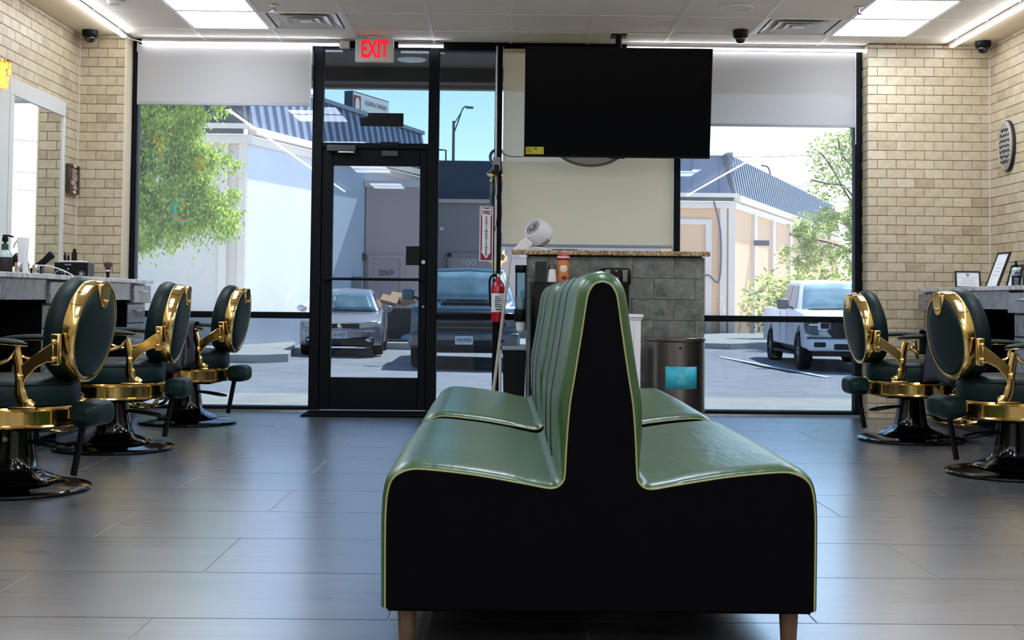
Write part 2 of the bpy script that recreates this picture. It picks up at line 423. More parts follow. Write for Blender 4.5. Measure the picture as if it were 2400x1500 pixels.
def copy_tree(o, parent=None):
    c = o.copy(); COL.objects.link(c); c.parent = parent
    for ch in list(o.children): copy_tree(ch, c)
    return c
def text(name, body, size, mat, parent, mtx, ext=0.0015, sx=1.0, align='CENTER', label=None, bold=0.0):
    """flat lettering as a mesh; mtx places the text plane (x right, y up)"""
    cu = bpy.data.curves.new(name, 'FONT'); cu.body = body; cu.size = size; cu.extrude = ext
    cu.align_x = align; cu.align_y = 'CENTER'; cu.resolution_u = 3; cu.offset = bold
    t = bpy.data.objects.new(name+'_tmp', cu); COL.objects.link(t)
    dg = bpy.context.evaluated_depsgraph_get(); dg.update()
    me = bpy.data.meshes.new_from_object(t.evaluated_get(dg)); bpy.data.objects.remove(t); bpy.data.curves.remove(cu)
    me.name = name; me.transform(Matrix.Diagonal((sx, 1, 1, 1))); me.transform(mtx)
    off = OFF.get(parent.name, Vector((0, 0, 0))) if parent is not None else Vector((0, 0, 0))
    me.transform(Matrix.Translation(-off))
    me.materials.clear(); me.materials.append(M[mat])
    o = bpy.data.objects.new(name, me); COL.objects.link(o)
    if parent is not None: o.parent = parent; OFF[o.name] = off
    if label: o['label'] = label
    return o
def facing(x, y, z, nx=0.0, ny=-1.0):
    """matrix of a vertical text plane at x,y,z whose front looks along (nx, ny)"""
    n = Vector((nx, ny, 0)).normalized(); up = Vector((0, 0, 1)); r = up.cross(n)
    m = Matrix((r, up, n)).transposed().to_4x4(); m.translation = Vector((x, y, z)); return m
# ------------------------------------------------------------------ the room
XL, XR, YP, YG, ZC, YB = -3.325, 3.85, 10.25, 10.464, 2.946, -4.0
def struct(name, bm, mat, label, cat, **k):
    return tag(obj(name, bm, mat, **k), label, cat, kind='structure')

# floor: grout bed with plank tiles, each tile its own piece
def floor_():
    fl = struct('floor', bx(B(), XL-.3, XR+.3, YB-.2, YG+.05, -0.2, -0.0025), 'grout', 'dark grey wood-look plank tile floor of the barber shop', 'floor')
    L, D, g = 1.1954, 0.61, 0.006
    cache = {}
    def mesh(w, d):
        k = (round(w, 3), round(d, 3))
        if k not in cache:
            bm = bx(B(), -w/2, w/2, -d/2, d/2, -0.02, 0.0)
            me = bpy.data.meshes.new('tile'); bm.to_mesh(me); bm.free(); me.materials.append(M['tile']); cache[k] = me
        return cache[k]
    n = -3
    while True:
        y1 = 8.5601 - D*n; y0 = y1 - D
        if y1 < YB: break
        ya, yb = max(y0, YB), min(y1, YG-.03)
        if yb - ya > 0.03:
            x = (-0.9529 if n % 2 == 0 else -1.4975) - 4*L
            while x < XR:
                xa, xb = max(x, XL), min(x+L, XR)
                if xb - xa > 0.03:
                    o = bpy.data.objects.new('tile', mesh(xb-xa-g, yb-ya-g)); COL.objects.link(o); o.parent = fl
                    o.location = ((xa+xb)/2, (ya+yb)/2, 0)
                x += L
        n += 1
floor_()

# bricks
BW, BH, BG = 0.149, 0.0735, 0.0032
BCACHE = {}
def brick_faces(bm, w, h, t, m):
    c = 0.0022
    base = [(-w/2, -h/2, 0), (w/2, -h/2, 0), (w/2, h/2, 0), (-w/2, h/2, 0)]
    top = [(-w/2+c, -h/2+c, t), (w/2-c, -h/2+c, t), (w/2-c, h/2-c, t), (-w/2+c, h/2-c, t)]
    mid = [(p[0], p[1], t-c) for p in base]
    R = [[bm.verts.new(m @ Vector(p)) for p in ring] for ring in (base, mid, top)]
    for a, b in zip(R, R[1:]):
        for i in range(4): bm.faces.new((a[i], a[(i+1) % 4], b[(i+1) % 4], b[i]))
    bm.faces.new(R[2])
def bricks(wall, org, uax, length, zlo, zhi, nrm, uphase, own, holes=()):
    """lay bricks on a wall: org = point at u=0,z=0; own(u,z) says which bricks are pieces of their own, the rest join one mesh"""
    org, uax, nrm = Vector(org), Vector(uax), Vector(nrm)
    up = Vector((0, 0, 1)); rot = Matrix((uax, up, nrm)).transposed().to_4x4()
    rest = B(); nr = 0
    row0 = 2.837 - BH*60
    k = 0
    while True:
        z0 = row0 + BH*k; z1 = z0 + BH; k += 1
        if z0 >= zhi: break
        za, zb = max(z0, zlo), min(z1, zhi)
        if zb - za < 0.012: continue
        u = uphase - 40*BW + (BW/2 if k % 2 else 0)
        while u < length:
            ua, ub = max(u, 0), min(u+BW, length); u += BW
            if ub - ua < 0.014: continue
            cu, cz = (ua+ub)/2, (za+zb)/2
            if any(h[0] < cu < h[1] and h[2] < cz < h[3] for h in holes): continue
            w, h = ub-ua-BG, zb-za-BG; t = 0.0085 + random.random()*0.0022
            m = Matrix.Translation(org + uax*cu + up*cz) @ rot
            if own(cu, cz):
                key = (round(w, 3), round(h, 3), random.randrange(3))
                if key not in BCACHE:
                    bm = B(); brick_faces(bm, key[0], key[1], t, Matrix.Identity(4))
                    me = bpy.data.meshes.new('brick'); bm.to_mesh(me); bm.free(); me.materials.append(M['brick']); BCACHE[key] = me
                o = bpy.data.objects.new('brick', BCACHE[key]); COL.objects.link(o); o.parent = wall; o.matrix_local = m
            else:
                brick_faces(rest, w, h, t, m); nr += 1
    if nr:
        o = obj('brick_field', rest, 'brick', wall, sharp=0); o['kind'] = 'stuff'
    else: rest.free()

def walls():
    wl = struct('wall_left', bx(B(), XL-.2, XL, YB, YG+.2, 0, ZC+.1), 'joint', 'tan brick wall on the left behind the framed mirror', 'wall')
    # u runs from the corner towards the camera
    bricks(wl, (XL, YP, 0), (0, -1, 0), YP-YB, 0, ZC-.005, (1, 0, 0), 0.03, lambda u, z: u < 2.1 and z > 1.0,
           holes=((0.40, 1.56, 1.05, 2.33),))
    wr = struct('wall_right', bx(B(), XR, XR+.2, YB, YG+.2, 0, ZC+.1), 'joint', 'tan brick wall on the right with an oval plaque', 'wall')
    bricks(wr, (XR, YP, 0), (0, -1, 0), YP-YB, 0, ZC-.005, (-1, 0, 0), 0.02, lambda u, z: u < 1.15 and z > 0.9)
    a = struct('wall_front_left', bx(B(), XL-.2, -2.955, YP, YG+.2, 0, ZC+.1), 'joint', 'narrow tan brick pier between left wall and left window', 'wall')
    bricks(a, (XL, YP, 0), (1, 0, 0), -2.955-XL, 0, ZC-.005, (0, -1, 0), 0.075, lambda u, z: z > 0.7)
    b = struct('wall_front_right', bx(B(), 2.888, XR+.2, YP, YG+.2, 0, ZC+.1), 'joint', 'wide tan brick pier right of the right window', 'wall')
    bricks(b, (2.878, YP, 0), (1, 0, 0), XR-2.878, 0, ZC-.005, (0, -1, 0), 0.0, lambda u, z: True)
    c = struct('wall_reveal_right', bx(B(), 2.886, 2.889, YP+.001, YG-.06, 0, ZC), 'joint', 'brick window reveal on the side of the right pier', 'wall')
    bricks(c, (2.886, YP-.008, 0), (0, 1, 0), YG-.06-YP+.008, 0, ZC-.005, (-1, 0, 0), 0.0, lambda u, z: True)
    struct('trim_1', bx(B(), XL+.006, XL+.016, YP-.017, YP-.007, 0, ZC), 'offwhite', 'pale corner bead between left wall and left pier', 'trim')
    struct('trim_2', bx(B(), XR-.016, XR-.006, YP-.017, YP-.007, 0, ZC), 'offwhite', 'pale corner bead between right wall and right pier', 'trim')
    struct('trim_3', bx(B(), -2.962, -2.948, YP-.012, YG-.055, 0, ZC), 'plaster', 'pale edge trim on the left pier beside the window', 'trim')
    struct('wall_back', bx(B(), XL-.2, XR+.2, YB-.2, YB, 0, ZC+.1), 'backwall', 'plain beige wall at the back of the shop', 'wall')
walls()

# ceiling: grid bars and tiles; lights and vents take some of the cells
CX0, CY0, CP = 0.0624, 9.974, 0.61
LIGHT_CELLS = [(i, j) for i in (-4, 4) for j in (0, 1)] + [(i, j) for i in (-4, 0, 4) for j in (5, 6, 10, 11, 15, 16, 20, 21)]  # the second list holds unseen panels added to brighten the room
VENT_CELLS = [(-3, 0), (3, 0)]
BLX, BRX = -2.95, 3.50
def ceiling_():
    ce = struct('ceiling', bx(B(), XL-.2, XR+.2, YB-.2, YG+.2, ZC+.03, ZC+.2), 'cgrid', 'suspended ceiling of beige square tiles in a pale grid', 'ceiling')
    cache = {}
    for i in range(-5, 6):
        xa, xb = max(CX0+CP*i, BLX), min(CX0+CP*(i+1), BRX)
        for j in range(-1, 23):
            yb, ya = min(CY0-CP*j, YG-.06), max(CY0-CP*(j+1), YB)
            if (i, j) in LIGHT_CELLS or (i, j) in VENT_CELLS or xb-xa < .05 or yb-ya < .05: continue
            k = (round(xb-xa, 3), round(yb-ya, 3))
            if k not in cache:
                bm = bx(B(), -k[0]/2+.008, k[0]/2-.008, -k[1]/2+.008, k[1]/2-.008, 0, .018)
                me = bpy.data.meshes.new('ceiling_tile'); bm.to_mesh(me); bm.free(); me.materials.append(M['ctile']); cache[k] = me
            o = bpy.data.objects.new('ceiling_tile', cache[k]); COL.objects.link(o); o.parent = ce; o.location = ((xa+xb)/2, (ya+yb)/2, ZC+.004)
    for i in range(-4, 6):
        x = CX0+CP*i; box('grid_bar', 'cgrid', ce, x-.012, x+.012, YB, YG-.06, ZC-.001, ZC+.03)
    for j in range(0, 23):
        y = CY0-CP*j; box('grid_bar', 'cgrid', ce, BLX, BRX, y-.012, y+.012, ZC-.0005, ZC+.03)
    struct('trim_4', bx(B(), XL, BLX-.002, YB, YP, ZC-.004, ZC+.03), 'plaster', 'smooth tan ceiling border along the left brick wall', 'trim')
    struct('trim_5', bx(B(), BRX+.002, XR, YB, YP, ZC-.004, ZC+.03), 'plaster', 'smooth tan ceiling border along the right brick wall', 'trim')
ceiling_()

def ceiling_lights():
    names = {(-4, 0): 'square white ceiling light panel above the left window, nearest the glass',
             (-4, 1): 'square white ceiling light panel on the left, cut by the photo top',
             (4, 0): 'square white ceiling light panel above the right window, nearest the glass',
             (4, 1): 'square white ceiling light panel top right, cut by the top of the photo'}
    for (i, j) in LIGHT_CELLS:
        xa, yb = CX0+CP*i, CY0-CP*j; xb, ya = xa+CP, yb-CP
        side = 'left' if i < 0 else 'right' if i > 0 else 'middle'
        lab = names.get((i, j), 'unseen square fill light added on the %s behind the view, %s from the window' % (side, {5: 'third', 6: 'fourth', 10: 'fifth', 11: 'sixth', 15: 'seventh', 16: 'eighth', 20: 'ninth', 21: 'tenth'}.get(j)))
        t = thing('ceiling_light', lab, 'ceiling light', (xa+CP/2, ya+CP/2, ZC), group='ceiling light panels')
        box('diffuser', 'panel', t, xa+.022, xb-.022, ya+.022, yb-.022, ZC+.008, ZC+.016)
        for q in ((xa+.012, xb-.012, ya+.012, ya+.024), (xa+.012, xb-.012, yb-.024, yb-.012), (xa+.012, xa+.024, ya+.024, yb-.024), (xb-.024, xb-.012, ya+.024, yb-.024)):
            box('frame', 'white', t, *q, ZC+.002, ZC+.02)
ceiling_lights()

def vent(i, j, label):
    x, y = CX0+CP*(i+.5), CY0-CP*(j+.5)
    t = thing('ceiling_vent', label, 'vent', (x, y, ZC), group='square ceiling vents')
    box('backing', 'offwhite', t, x-.29, x+.29, y-.29, y+.29, ZC+.022, ZC+.028)
    # nested square louvre rings, each a sloping frame
    for r0, r1, z0, z1 in ((.297, .262, .000, .004), (.245, .20, .004, .020), (.175, .13, .000, .018), (.105, .06, -.002, .015)):
        bm = B()
        for k in range(4):
            a = [(-1, -1), (1, -1), (1, 1), (-1, 1)][k]; b2 = [(-1, -1), (1, -1), (1, 1), (-1, 1)][(k+1) % 4]
            p = [Vector((x+a[0]*r0, y+a[1]*r0, ZC+z0)), Vector((x+b2[0]*r0, y+b2[1]*r0, ZC+z0)), Vector((x+b2[0]*r1, y+b2[1]*r1, ZC+z1)), Vector((x+a[0]*r1, y+a[1]*r1, ZC+z1))]
            q = [v + Vector((0, 0, .004)) for v in p]
            loft(bm, [p, q])
        obj('louvre', bm, 'white', t, sharp=0)
    box('centre_plate', 'white', t, x-.045, x+.045, y-.045, y+.045, ZC-.002, ZC+.004)
vent(-3, 0, 'square louvred ceiling vent left of the exit sign')
vent(3, 0, 'square louvred ceiling vent beside the right ceiling lights')

def small_ceiling():
    for x, y, lab in ((-1.61, 9.15, 'small ceiling sprinkler head beside the left ceiling vent'), (2.46, 8.98, 'small ceiling sprinkler head beside the right light panels')):
        t = thing('sprinkler_head', lab, 'sprinkler', (x, y, ZC), group='ceiling sprinklers')
        obj('stem', cyl(B(), (x, y, ZC), (x, y, ZC-.045), .008), 'chrome', t)
        obj('deflector', lathe(B(), [(.002, 0), (.028, .001), (.028, .003), (.002, .004)], 14, (x, y, ZC-.049)), 'chrome', t)
        obj('escutcheon', lathe(B(), [(.03, 0), (.028, -.006), (.01, -.01)], 18, (x, y, ZC-.0012)), 'white', t)
    x, y = 1.62, 9.05
    t = thing('ceiling_speaker', 'round flush ceiling speaker above the television', 'speaker', (x, y, ZC))
    obj('grille', lathe(B(), [(.001, -.003), (.10, -.003), (.102, 0), (.001, .001)], 32, (x, y, ZC+.003)), 'ctile', t)
    obj('ring', lathe(B(), [(.104, -.001), (.108, -.009), (.118, -.008), (.12, -.001)], 32, (x, y, ZC+.003)), 'white', t)
    x, y = -2.70, 9.06
    t = thing('smoke_detector', 'white round ceiling detector at the top edge, left', 'detector', (x, y, ZC))
    obj('body', lathe(B(), [(.001, -.03), (.04, -.03), (.055, -.015), (.06, 0), (.001, 0)], 24, (x, y, ZC+.002)), 'white', t)
    obj('base_ring', lathe(B(), [(.06, -.008), (.068, -.006), (.07, 0), (.06, 0)], 24, (x, y, ZC+.002)), 'offwhite', t)
small_ceiling()

def dome_camera(x, y, label):
    t = thing('dome_camera', label, 'camera', (x, y, ZC-.004), group='black dome cameras')
    obj('housing', lathe(B(), [(.001, -.05), (.052, -.05), (.058, -.042), (.06, 0), (.001, 0)], 24, (x, y, ZC-.003)), 'black', t)
    d = obj('dome', lathe(B(), [(.04, -.05), (.041, -.062), (.036, -.08), (.02, -.093), (.001, -.096)], 22, (x, y, ZC-.003)), 'blackgloss', t)
    obj('lens', cyl(B(), (x, y-.038, ZC-.075), (x, y-.046, ZC-.079), .014), 'darkgrey', d)
dome_camera(-3.19, 10.08, 'black dome security camera in the left ceiling corner')
dome_camera(1.79, 9.80, 'black dome security camera on the ceiling above the television')
dome_camera(3.73, 10.08, 'black dome security camera in the right ceiling corner')

# LED strips
LEDS = []
def led_strip(p0, p1, label, beads=True):
    p0, p1 = Vector(p0), Vector(p1); d = (p1-p0); L = d.length; d.normalize()
    c = (p0+p1)/2
    t = thing('led_strip', label, 'led light', c, group='white LED tube lights under the ceiling'); LEDS.append(t)
    if abs(d.x) > .5:
        box('channel', 'ledcase', t, p0.x, p1.x, c.y-.009, c.y+.016, c.z+.006, c.z+.026)
        if beads:
            bm = B(); n = int(L/.022)
            for i in range(n):
                x = p0.x + (i+.5)*L/n; bx(bm, x-.0085, x+.0085, c.y-.013, c.y+.010, c.z-.012, c.z+.005)
            o = obj('diodes', bm, 'ledbead', t, sharp=0); o['kind'] = 'stuff'
        else: box('tube', 'led', t, p0.x, p1.x, c.y-.013, c.y+.01, c.z-.012, c.z+.005)
    else:
        box('channel', 'ledcase', t, c.x-.009, c.x+.009, p1.y, p0.y, c.z+.006, c.z+.026)
        box('tube', 'led', t, c.x-.014, c.x+.014, p1.y, p0.y, c.z-.012, c.z+.005)
YS = 10.34
led_strip((-2.86, YS, 2.908), (-1.30, YS, 2.908), 'white LED tube above the left window shade')
led_strip((-.83, YS, 2.905), (-.47, YS, 2.905), 'short white LED tube right of the exit sign')
led_strip((.985, YS, 2.910), (3.42, YS, 2.910), 'white LED tube above the television and right window')
led_strip((-2.945, 10.14, 2.915), (-2.945, YB+.3, 2.915), 'long white LED tube along the left ceiling edge')
led_strip((3.505, 10.14, 2.915), (3.505, YB+.3, 2.915), 'long white LED tube along the right ceiling edge')
def led_bits():
    t = tag(box('led_connector', 'offwhite', None, -1.295, -1.215, YS-.02, YS+.02, 2.875, 2.935, bevel=(.006, 2)), 'small grey LED power connector left of the exit sign', 'connector')
    obj('cord', tube(B(), bez([(-2.945, 10.2, 2.92), (-2.94, 10.30, 2.925), (-2.90, YS, 2.92), (-2.86, YS, 2.908)], 6), .006), 'white', LEDS[0])
led_bits()

# ------------------------------------------------------------------ storefront
FY0, FY1 = YG-.05, YG+.06
def glass(parent, mat, x0, x1, z0, z1, name='pane'):
    return box(name, mat, parent, x0, x1, YG-.003, YG+.003, z0, z1)
def storefront():
    F = 'frame'
    def vert(p, x0, x1, z0=0.0, z1=2.925, nm='mullion'): box(nm, F, p, x0, x1, FY0, FY1, z0, z1, bevel=(.004, 1))
    def hor(p, x0, x1, z0, z1, nm='rail'): box(nm, F, p, x0, x1, FY0, FY1, z0, z1, bevel=(.004, 1))
    w1 = thing('window_1', 'tall left shop window in black aluminium frame', 'window', (-2.2, YG, 0), kind='structure')
    vert(w1, -2.96, -2.905); hor(w1, -2.905, -1.512, 2.875, 2.925, 'header'); hor(w1, -2.905, -1.512, .732, .782); hor(w1, -2.905, -1.512, 0, .035, 'sill')
    glass(w1, 'clear', -2.905, -1.512, .782, 2.875, 'upper_pane'); glass(w1, 'tint', -2.905, -1.512, .035, .732, 'lower_pane')
    w2 = thing('window_2', 'transom window above the glass door', 'window', (-1.0, YG, 2.3), kind='structure')
    vert(w2, -1.512, -1.432); hor(w2, -1.432, -.589, 2.895, 2.925, 'header'); hor(w2, -1.432, -.589, 2.09, 2.135, 'transom_bar')
    vert(w2, -.589, -.504)
    glass(w2, 'tint', -1.432, -.589, 2.135, 2.895)
    # back of a black sticker on the transom glass
    bm = B(); bx(bm, -1.135, -.79, YG-.0075, YG-.0045, 2.275, 2.345); bx(bm, -1.075, -.79, YG-.0075, YG-.0045, 2.345, 2.382)
    obj('sticker_back', bm, 'black', w2, label='black notched sticker on the transom glass')
    w3 = thing('window_3', 'narrow sidelight window right of the door', 'window', (-.28, YG, 0), kind='structure')
    hor(w3, -.504, -.06, 2.885, 2.925, 'header'); hor(w3, -.504, -.06, .737, .785); hor(w3, -.504, -.06, 0, .035, 'sill'); vert(w3, -.06, .0)
    glass(w3, 'tint', -.504, -.06, .785, 2.885, 'upper_pane'); glass(w3, 'tint', -.504, -.06, .035, .737, 'lower_pane')
    w4 = thing('window_4', 'middle shop window behind the television and cream shade', 'window', (.7, YG, 0), kind='structure')
    hor(w4, 0, 1.376, 2.875, 2.925, 'header'); hor(w4, 0, 1.376, .737, .787); hor(w4, 0, 1.376, 0, .035, 'sill'); vert(w4, 1.376, 1.428)
    glass(w4, 'clear', 0, 1.376, .787, 2.875, 'upper_pane'); glass(w4, 'tint', 0, 1.376, .035, .737, 'lower_pane')
    w5 = thing('window_5', 'tall right shop window in black aluminium frame', 'window', (2.1, YG, 0), kind='structure')
    hor(w5, 1.428, 2.826, 2.875, 2.925, 'header'); hor(w5, 1.428, 2.826, .742, .79); hor(w5, 1.428, 2.826, 0, .035, 'sill'); vert(w5, 2.826, 2.884)
    glass(w5, 'clear', 1.428, 2.826, .79, 2.875, 'upper_pane'); glass(w5, 'tint', 1.428, 2.826, .035, .742, 'lower_pane')
    # round emblem decal on the left pane: broken teal rings with orange lettering blocks
    c = Vector((-2.545, YG-.006, 1.585)); bm = B(); bo = B()
    def arc(b, r0, r1, a0, a1, n=14):
        for k in range(n):
            t0, t1 = math.radians(a0+(a1-a0)*k/n), math.radians(a0+(a1-a0)*(k+1)/n)
            p = [c+Vector((r*math.cos(t), 0, r*math.sin(t))) for r, t in ((r1, t0), (r1, t1), (r0, t1), (r0, t0))]
            loft(b, [p, [v+Vector((0, .002, 0)) for v in p]])
    arc(bm, .098, .104, 60, 310, 30); arc(bm, .068, .073, 120, 230, 16); arc(bm, .05, .064, 130, 200, 12)
    for a in range(70, 118, 9): arc(bo, .08, .094, a, a+6, 2)
    for a in range(215, 300, 9): arc(bo, .078, .094, a, a+6, 2)
    obj('ring_decal', bm, 'decalteal', w1, sharp=0, label='teal broken ring decal on the left glass')
    obj('ring_lettering', bo, 'decalorange', w1, sharp=0, label='orange lettering blocks of the ring decal')
    # header infill between frame and ceiling
    struct('trim_6', bx(B(), -2.955, 2.886, YG-.045, YG+.15, 2.925, ZC+.1), 'frame', 'dark strip between window heads and ceiling', 'trim')
    struct('trim_7', bx(B(), -2.95, 2.87, YG-.075, YG-.052, -.001, .012), 'alum', 'thin metal threshold strip along the window wall', 'trim')
storefront()

def door():
    d = thing('door_1', 'black aluminium glass entrance door with push bar', 'door', (-1.0, YG, 0), kind='structure')
    x0, x1, y0, y1 = -1.4315, -.5895, YG-.035, YG+.035
    gx0, gx1, gz0, gz1 = -1.344, -.650, .268, 1.957
    for a, b2 in ((x0, gx0), (gx1, x1)): box('stile', 'frame', d, a, b2, y0, y1, .015, 2.0895, bevel=(.004, 1))
    box('top_rail', 'frame', d, gx0, gx1, y0, y1, gz1, 2.0895, bevel=(.004, 1)); box('bottom_rail', 'frame', d, gx0, gx1, y0, y1, .015, gz0, bevel=(.004, 1))
    glass(d, 'tint', gx0, gx1, gz0, gz1)
    pb = box('push_bar', 'frame', d, -1.40, -.62, y0-.055, y0-.03, 1.038, 1.060, bevel=(.005, 2))
    for x in (-1.39, -.64): box('bracket', 'frame', pb, x-.01, x+.01, y0-.03, y0, 1.035, 1.063)
    lk = box('lock_box', 'black', d, -.752, -.640, y0-.03, y0+.01, 1.165, 1.315, bevel=(.005, 2))
    obj('lock_cylinder', cyl(B(), (-.615, y0, 1.19), (-.615, y0-.012, 1.19), .016), 'alum', d)
    obj('thumb_turn', cyl(B(), (-.612, y0, .835), (-.612, y0-.01, .835), .009), 'chrome', d)
    cl = box('closer_body', 'darkgrey', d, -1.39, -1.16, y0-.06, y0, 2.062, 2.112, bevel=(.006, 2))
    bm = B(); tube(bm, [(-1.30, y0-.05, 2.055), (-1.17, y0-.09, 2.05), (-1.155, y0-.04, 2.045)], .007, 6); obj('closer_arm', bm, 'alum', cl)
    box('door_chime', 'darkgrey', d, -.955, -.825, y0-.03, y0, 2.03, 2.073, bevel=(.005, 2))
    box('door_stop', 'black', d, -.975, -.82, y0-.02, y0+.02, 2.11, 2.145, bevel=(.004, 1))
    for z in (.25, 1.05, 1.95): obj('hinge', cyl(B(), (x0-.004, y0-.006, z-.05), (x0-.004, y0-.006, z+.05), .008), 'frame', d)
    tag(box('door_mat', 'blackvinyl', None, -1.50, -.40, 9.93, 10.36, .001, .012, bevel=(.004, 1)), 'black floor mat in front of the entrance door', 'mat')
door()

def shade(name_label, x0, x1, zb, mat, y=10.395):
    t = thing('roller_shade', name_label, 'shade', ((x0+x1)/2, y, zb), group='roller shades in the shop windows')
    obj('roller', cyl(B(), (x0+.005, y, 2.876), (x1-.005, y, 2.876), .026, n=16), 'offwhite', t)
    obj('fabric', bx(B(), x0, x1, y-.028, y-.0265, zb, 2.885), mat, t, sharp=0)
    box('hem_bar', 'grey', t, x0, x1, y-.034, y-.022, zb-.018, zb+.006, bevel=(.003, 1))
    for x in (x0-.004, x1+.004): box('bracket', 'offwhite', t, x-.003, x+.003, y-.03, y+.02, 2.84, 2.91)
    bm = B()
    for s in (-.005, .005): cyl(bm, (x1+.003, y-.03+s, 2.86), (x1+.003, y-.03+s, max(zb-.15, 1.2)), .0022, n=6)
    obj('bead_chain', bm, 'white', t)
shade('pale grey roller shade half lowered in the left window', -2.898, -1.525, 2.432, 'shade')
shade('cream roller shade fully lowered behind the television', .008, 1.362, 1.335, 'shademid')
shade('pale grey roller shade half lowered in the right window', 1.436, 2.812, 2.312, 'shade')
def oval_sign():
    # grey rimmed oval sign hanging before the cream shade; the television hides its top
    c = Vector((.70, 10.335, 2.165)); k = 48
    t = thing('oval_sign', 'grey rimmed oval sign peeking out below the television', 'sign', (c.x, c.y, 1.93))
    ring = [c+Vector((.30*math.cos(2*PI*i/k), 0, .20*math.sin(2*PI*i/k))) for i in range(k+1)]
    obj('rim', tube(B(), ring, .011, 8), 'decalgrey', t)
    bm = B(); r2 = [c+Vector((.295*math.cos(2*PI*i/k), .002, .195*math.sin(2*PI*i/k))) for i in range(k)]; loft(bm, [r2, [v+Vector((0, .004, 0)) for v in r2]]); obj('face', bm, 'offwhite', t, sharp=0)
    for x in (c.x-.15, c.x+.15): obj('hanging_wire', cyl(B(), (x, c.y+.004, c.z+.165), (x, c.y+.03, 2.875), .0015, n=5), 'alum', t)
oval_sign()
# ------------------------------------------------------------------ outside
def interp(v, tab):
    for (a, fa), (b, fb) in zip(tab, tab[1:]):
        if v <= b: return fa + (fb-fa)*max(0, (v-a)/(b-a))
    return tab[-1][1]
def gz(x, y):
    base = interp(y, ((12.6, -.10), (20, -.30), (24, -.40), (28, -.37), (34, -.30), (60, -.30)))
    tilt = interp(y, ((12.6, 0), (22, -.012), (28, -.02), (34, -.01), (50, 0)))
    return base + tilt*max(-12, min(12, x))
def ground():
    struct('sidewalk', bx(B(), -14, 16, YG+.06, 12.6, -.2, -.015), 'concrete', 'pale concrete walk just outside the shop windows', 'sidewalk')
    bm = B(); xs = [-40+4*i for i in range(23)]; ys = [12.6, 16, 20, 22, 24, 26, 28, 31, 34, 40, 50, 62, 80, 120]
    V = [[bm.verts.new((x, y, gz(x, y))) for y in ys] for x in xs]
    for i in range(len(xs)-1):
        for j in range(len(ys)-1): bm.faces.new((V[i][j], V[i+1][j], V[i+1][j+1], V[i][j+1]))
    struct('parking_lot', bm, 'asphalt', 'grey asphalt parking lot across the street', 'ground')
    def slab(poly, z0, z1, name, mat, label):
        bm = B(); prism(bm, poly, lambda x, y: (x, y, z0), lambda x, y: (x, y, z1)); struct(name, bm, mat, label, 'curb')
    slab([(-30, 24.5), (-4.55, 24.6), (-4.05, 25.2), (-4.6, 29.5), (-5.6, 36), (-30, 36)], -.5, -.17, 'curb_island', 'concrete', 'raised concrete island with curb before the left warehouse')
    slab([(-3.1, 31.2), (1.5, 31.2), (1.5, 36), (-3.9, 36)], -.5, -.14, 'curb_strip', 'concrete', 'raised concrete strip under the dumpster')
    slab([(2.2, 37), (6.2, 35.2), (9.5, 38.5), (12, 47.5), (4, 47.5), (2.0, 45)], -.6, -.20, 'curb_apron', 'concrete', 'raised concrete apron before the peach warehouse')
    # white parking line beside the white truck
    bm = B(); prism(bm, [(5.2, 31.4), (5.36, 31.5), (6.25, 24.6), (6.1, 24.5)], lambda x, y: (x, y, gz(x, y)+.004), lambda x, y: (x, y, gz(x, y)+.012))
    struct('parking_line', bm, 'paper', 'white painted parking line beside the white truck', 'line')
ground()
def canopy():
    c = thing('canopy', 'dark soffit of the canopy outside above the door', 'canopy', (0, 11.8, 3.1), kind='structure')
    box('soffit', 'soffit', c, -9, 10, YG+.14, 12.75, 3.16, 3.3)
    box('beam', 'beam', c, -9, 10, 12.75, 13.0, 3.02, 3.4)
    box('beam_edge', 'beamlip', c, -9, 10, 12.99, 13.05, 2.99, 3.4)
    box('fascia', 'beam', c, -9, 10, 13.05, 13.15, 3.0, 3.9)
    x, y = -.86, 12.3
    obj('downlight_ring', lathe(B(), [(.09, 0), (.13, -.01), (.14, 0), (.09, .004)], 28, (x, y, 3.158)), 'white', c)
    struct('upper_wall', bx(B(), -9, 10, YG+.1, YG+.3, 3.16, 5.2), 'beam', 'dark outer wall above the shop windows', 'wall')
canopy()

def ribbed_roof(parent, a, b, z0, z1, out, n, w, mat='roofmetal', setback=.25):
    """sloping metal fascia from a to b (xy), bottom z0, top z1, with n standing ribs"""
    a, b, out = Vector((*a, 0)), Vector((*b, 0)), Vector((*out, 0)).normalized()
    zz0, zz1 = Vector((0, 0, z0)), Vector((0, 0, z1)); s = -out*setback
    bm = B(); loft(bm, [[a+zz0, b+zz0, b+zz1+s, a+zz1+s], [a+zz0-out*.12, b+zz0-out*.12, b+zz1+s-out*.12, a+zz1+s-out*.12]])
    obj('roof_sheet', bm, mat, parent, sharp=0)
    d = (b-a)/n
    proto = None
    for i in range(n):
        c0 = a + d*(i+.5); h = d.normalized()*w/2
        bm = B(); loft(bm, [[c0-h+zz0, c0+h+zz0, c0+h+zz1+s, c0-h+zz1+s], [c0-h*.6+zz0+out*.06, c0+h*.6+zz0+out*.06, c0+h*.6+zz1+s+out*.06, c0-h*.6+zz1+s+out*.06]])
        obj('roof_rib', bm, mat, parent, sharp=0)
    bm = B(); loft(bm, [[a+zz1+s-Vector((0, 0, .05))+out*.1, b+zz1+s-Vector((0, 0, .05))+out*.1, b+zz1+s+Vector((0, 0, .06))+out*.1, a+zz1+s+Vector((0, 0, .06))+out*.1],
                        [p - out*.3 for p in (a+zz1+s-Vector((0, 0, .05)), b+zz1+s-Vector((0, 0, .05)), b+zz1+s+Vector((0, 0, .06)), a+zz1+s+Vector((0, 0, .06)))]])
    obj('roof_cap', bm, mat, parent, sharp=0)
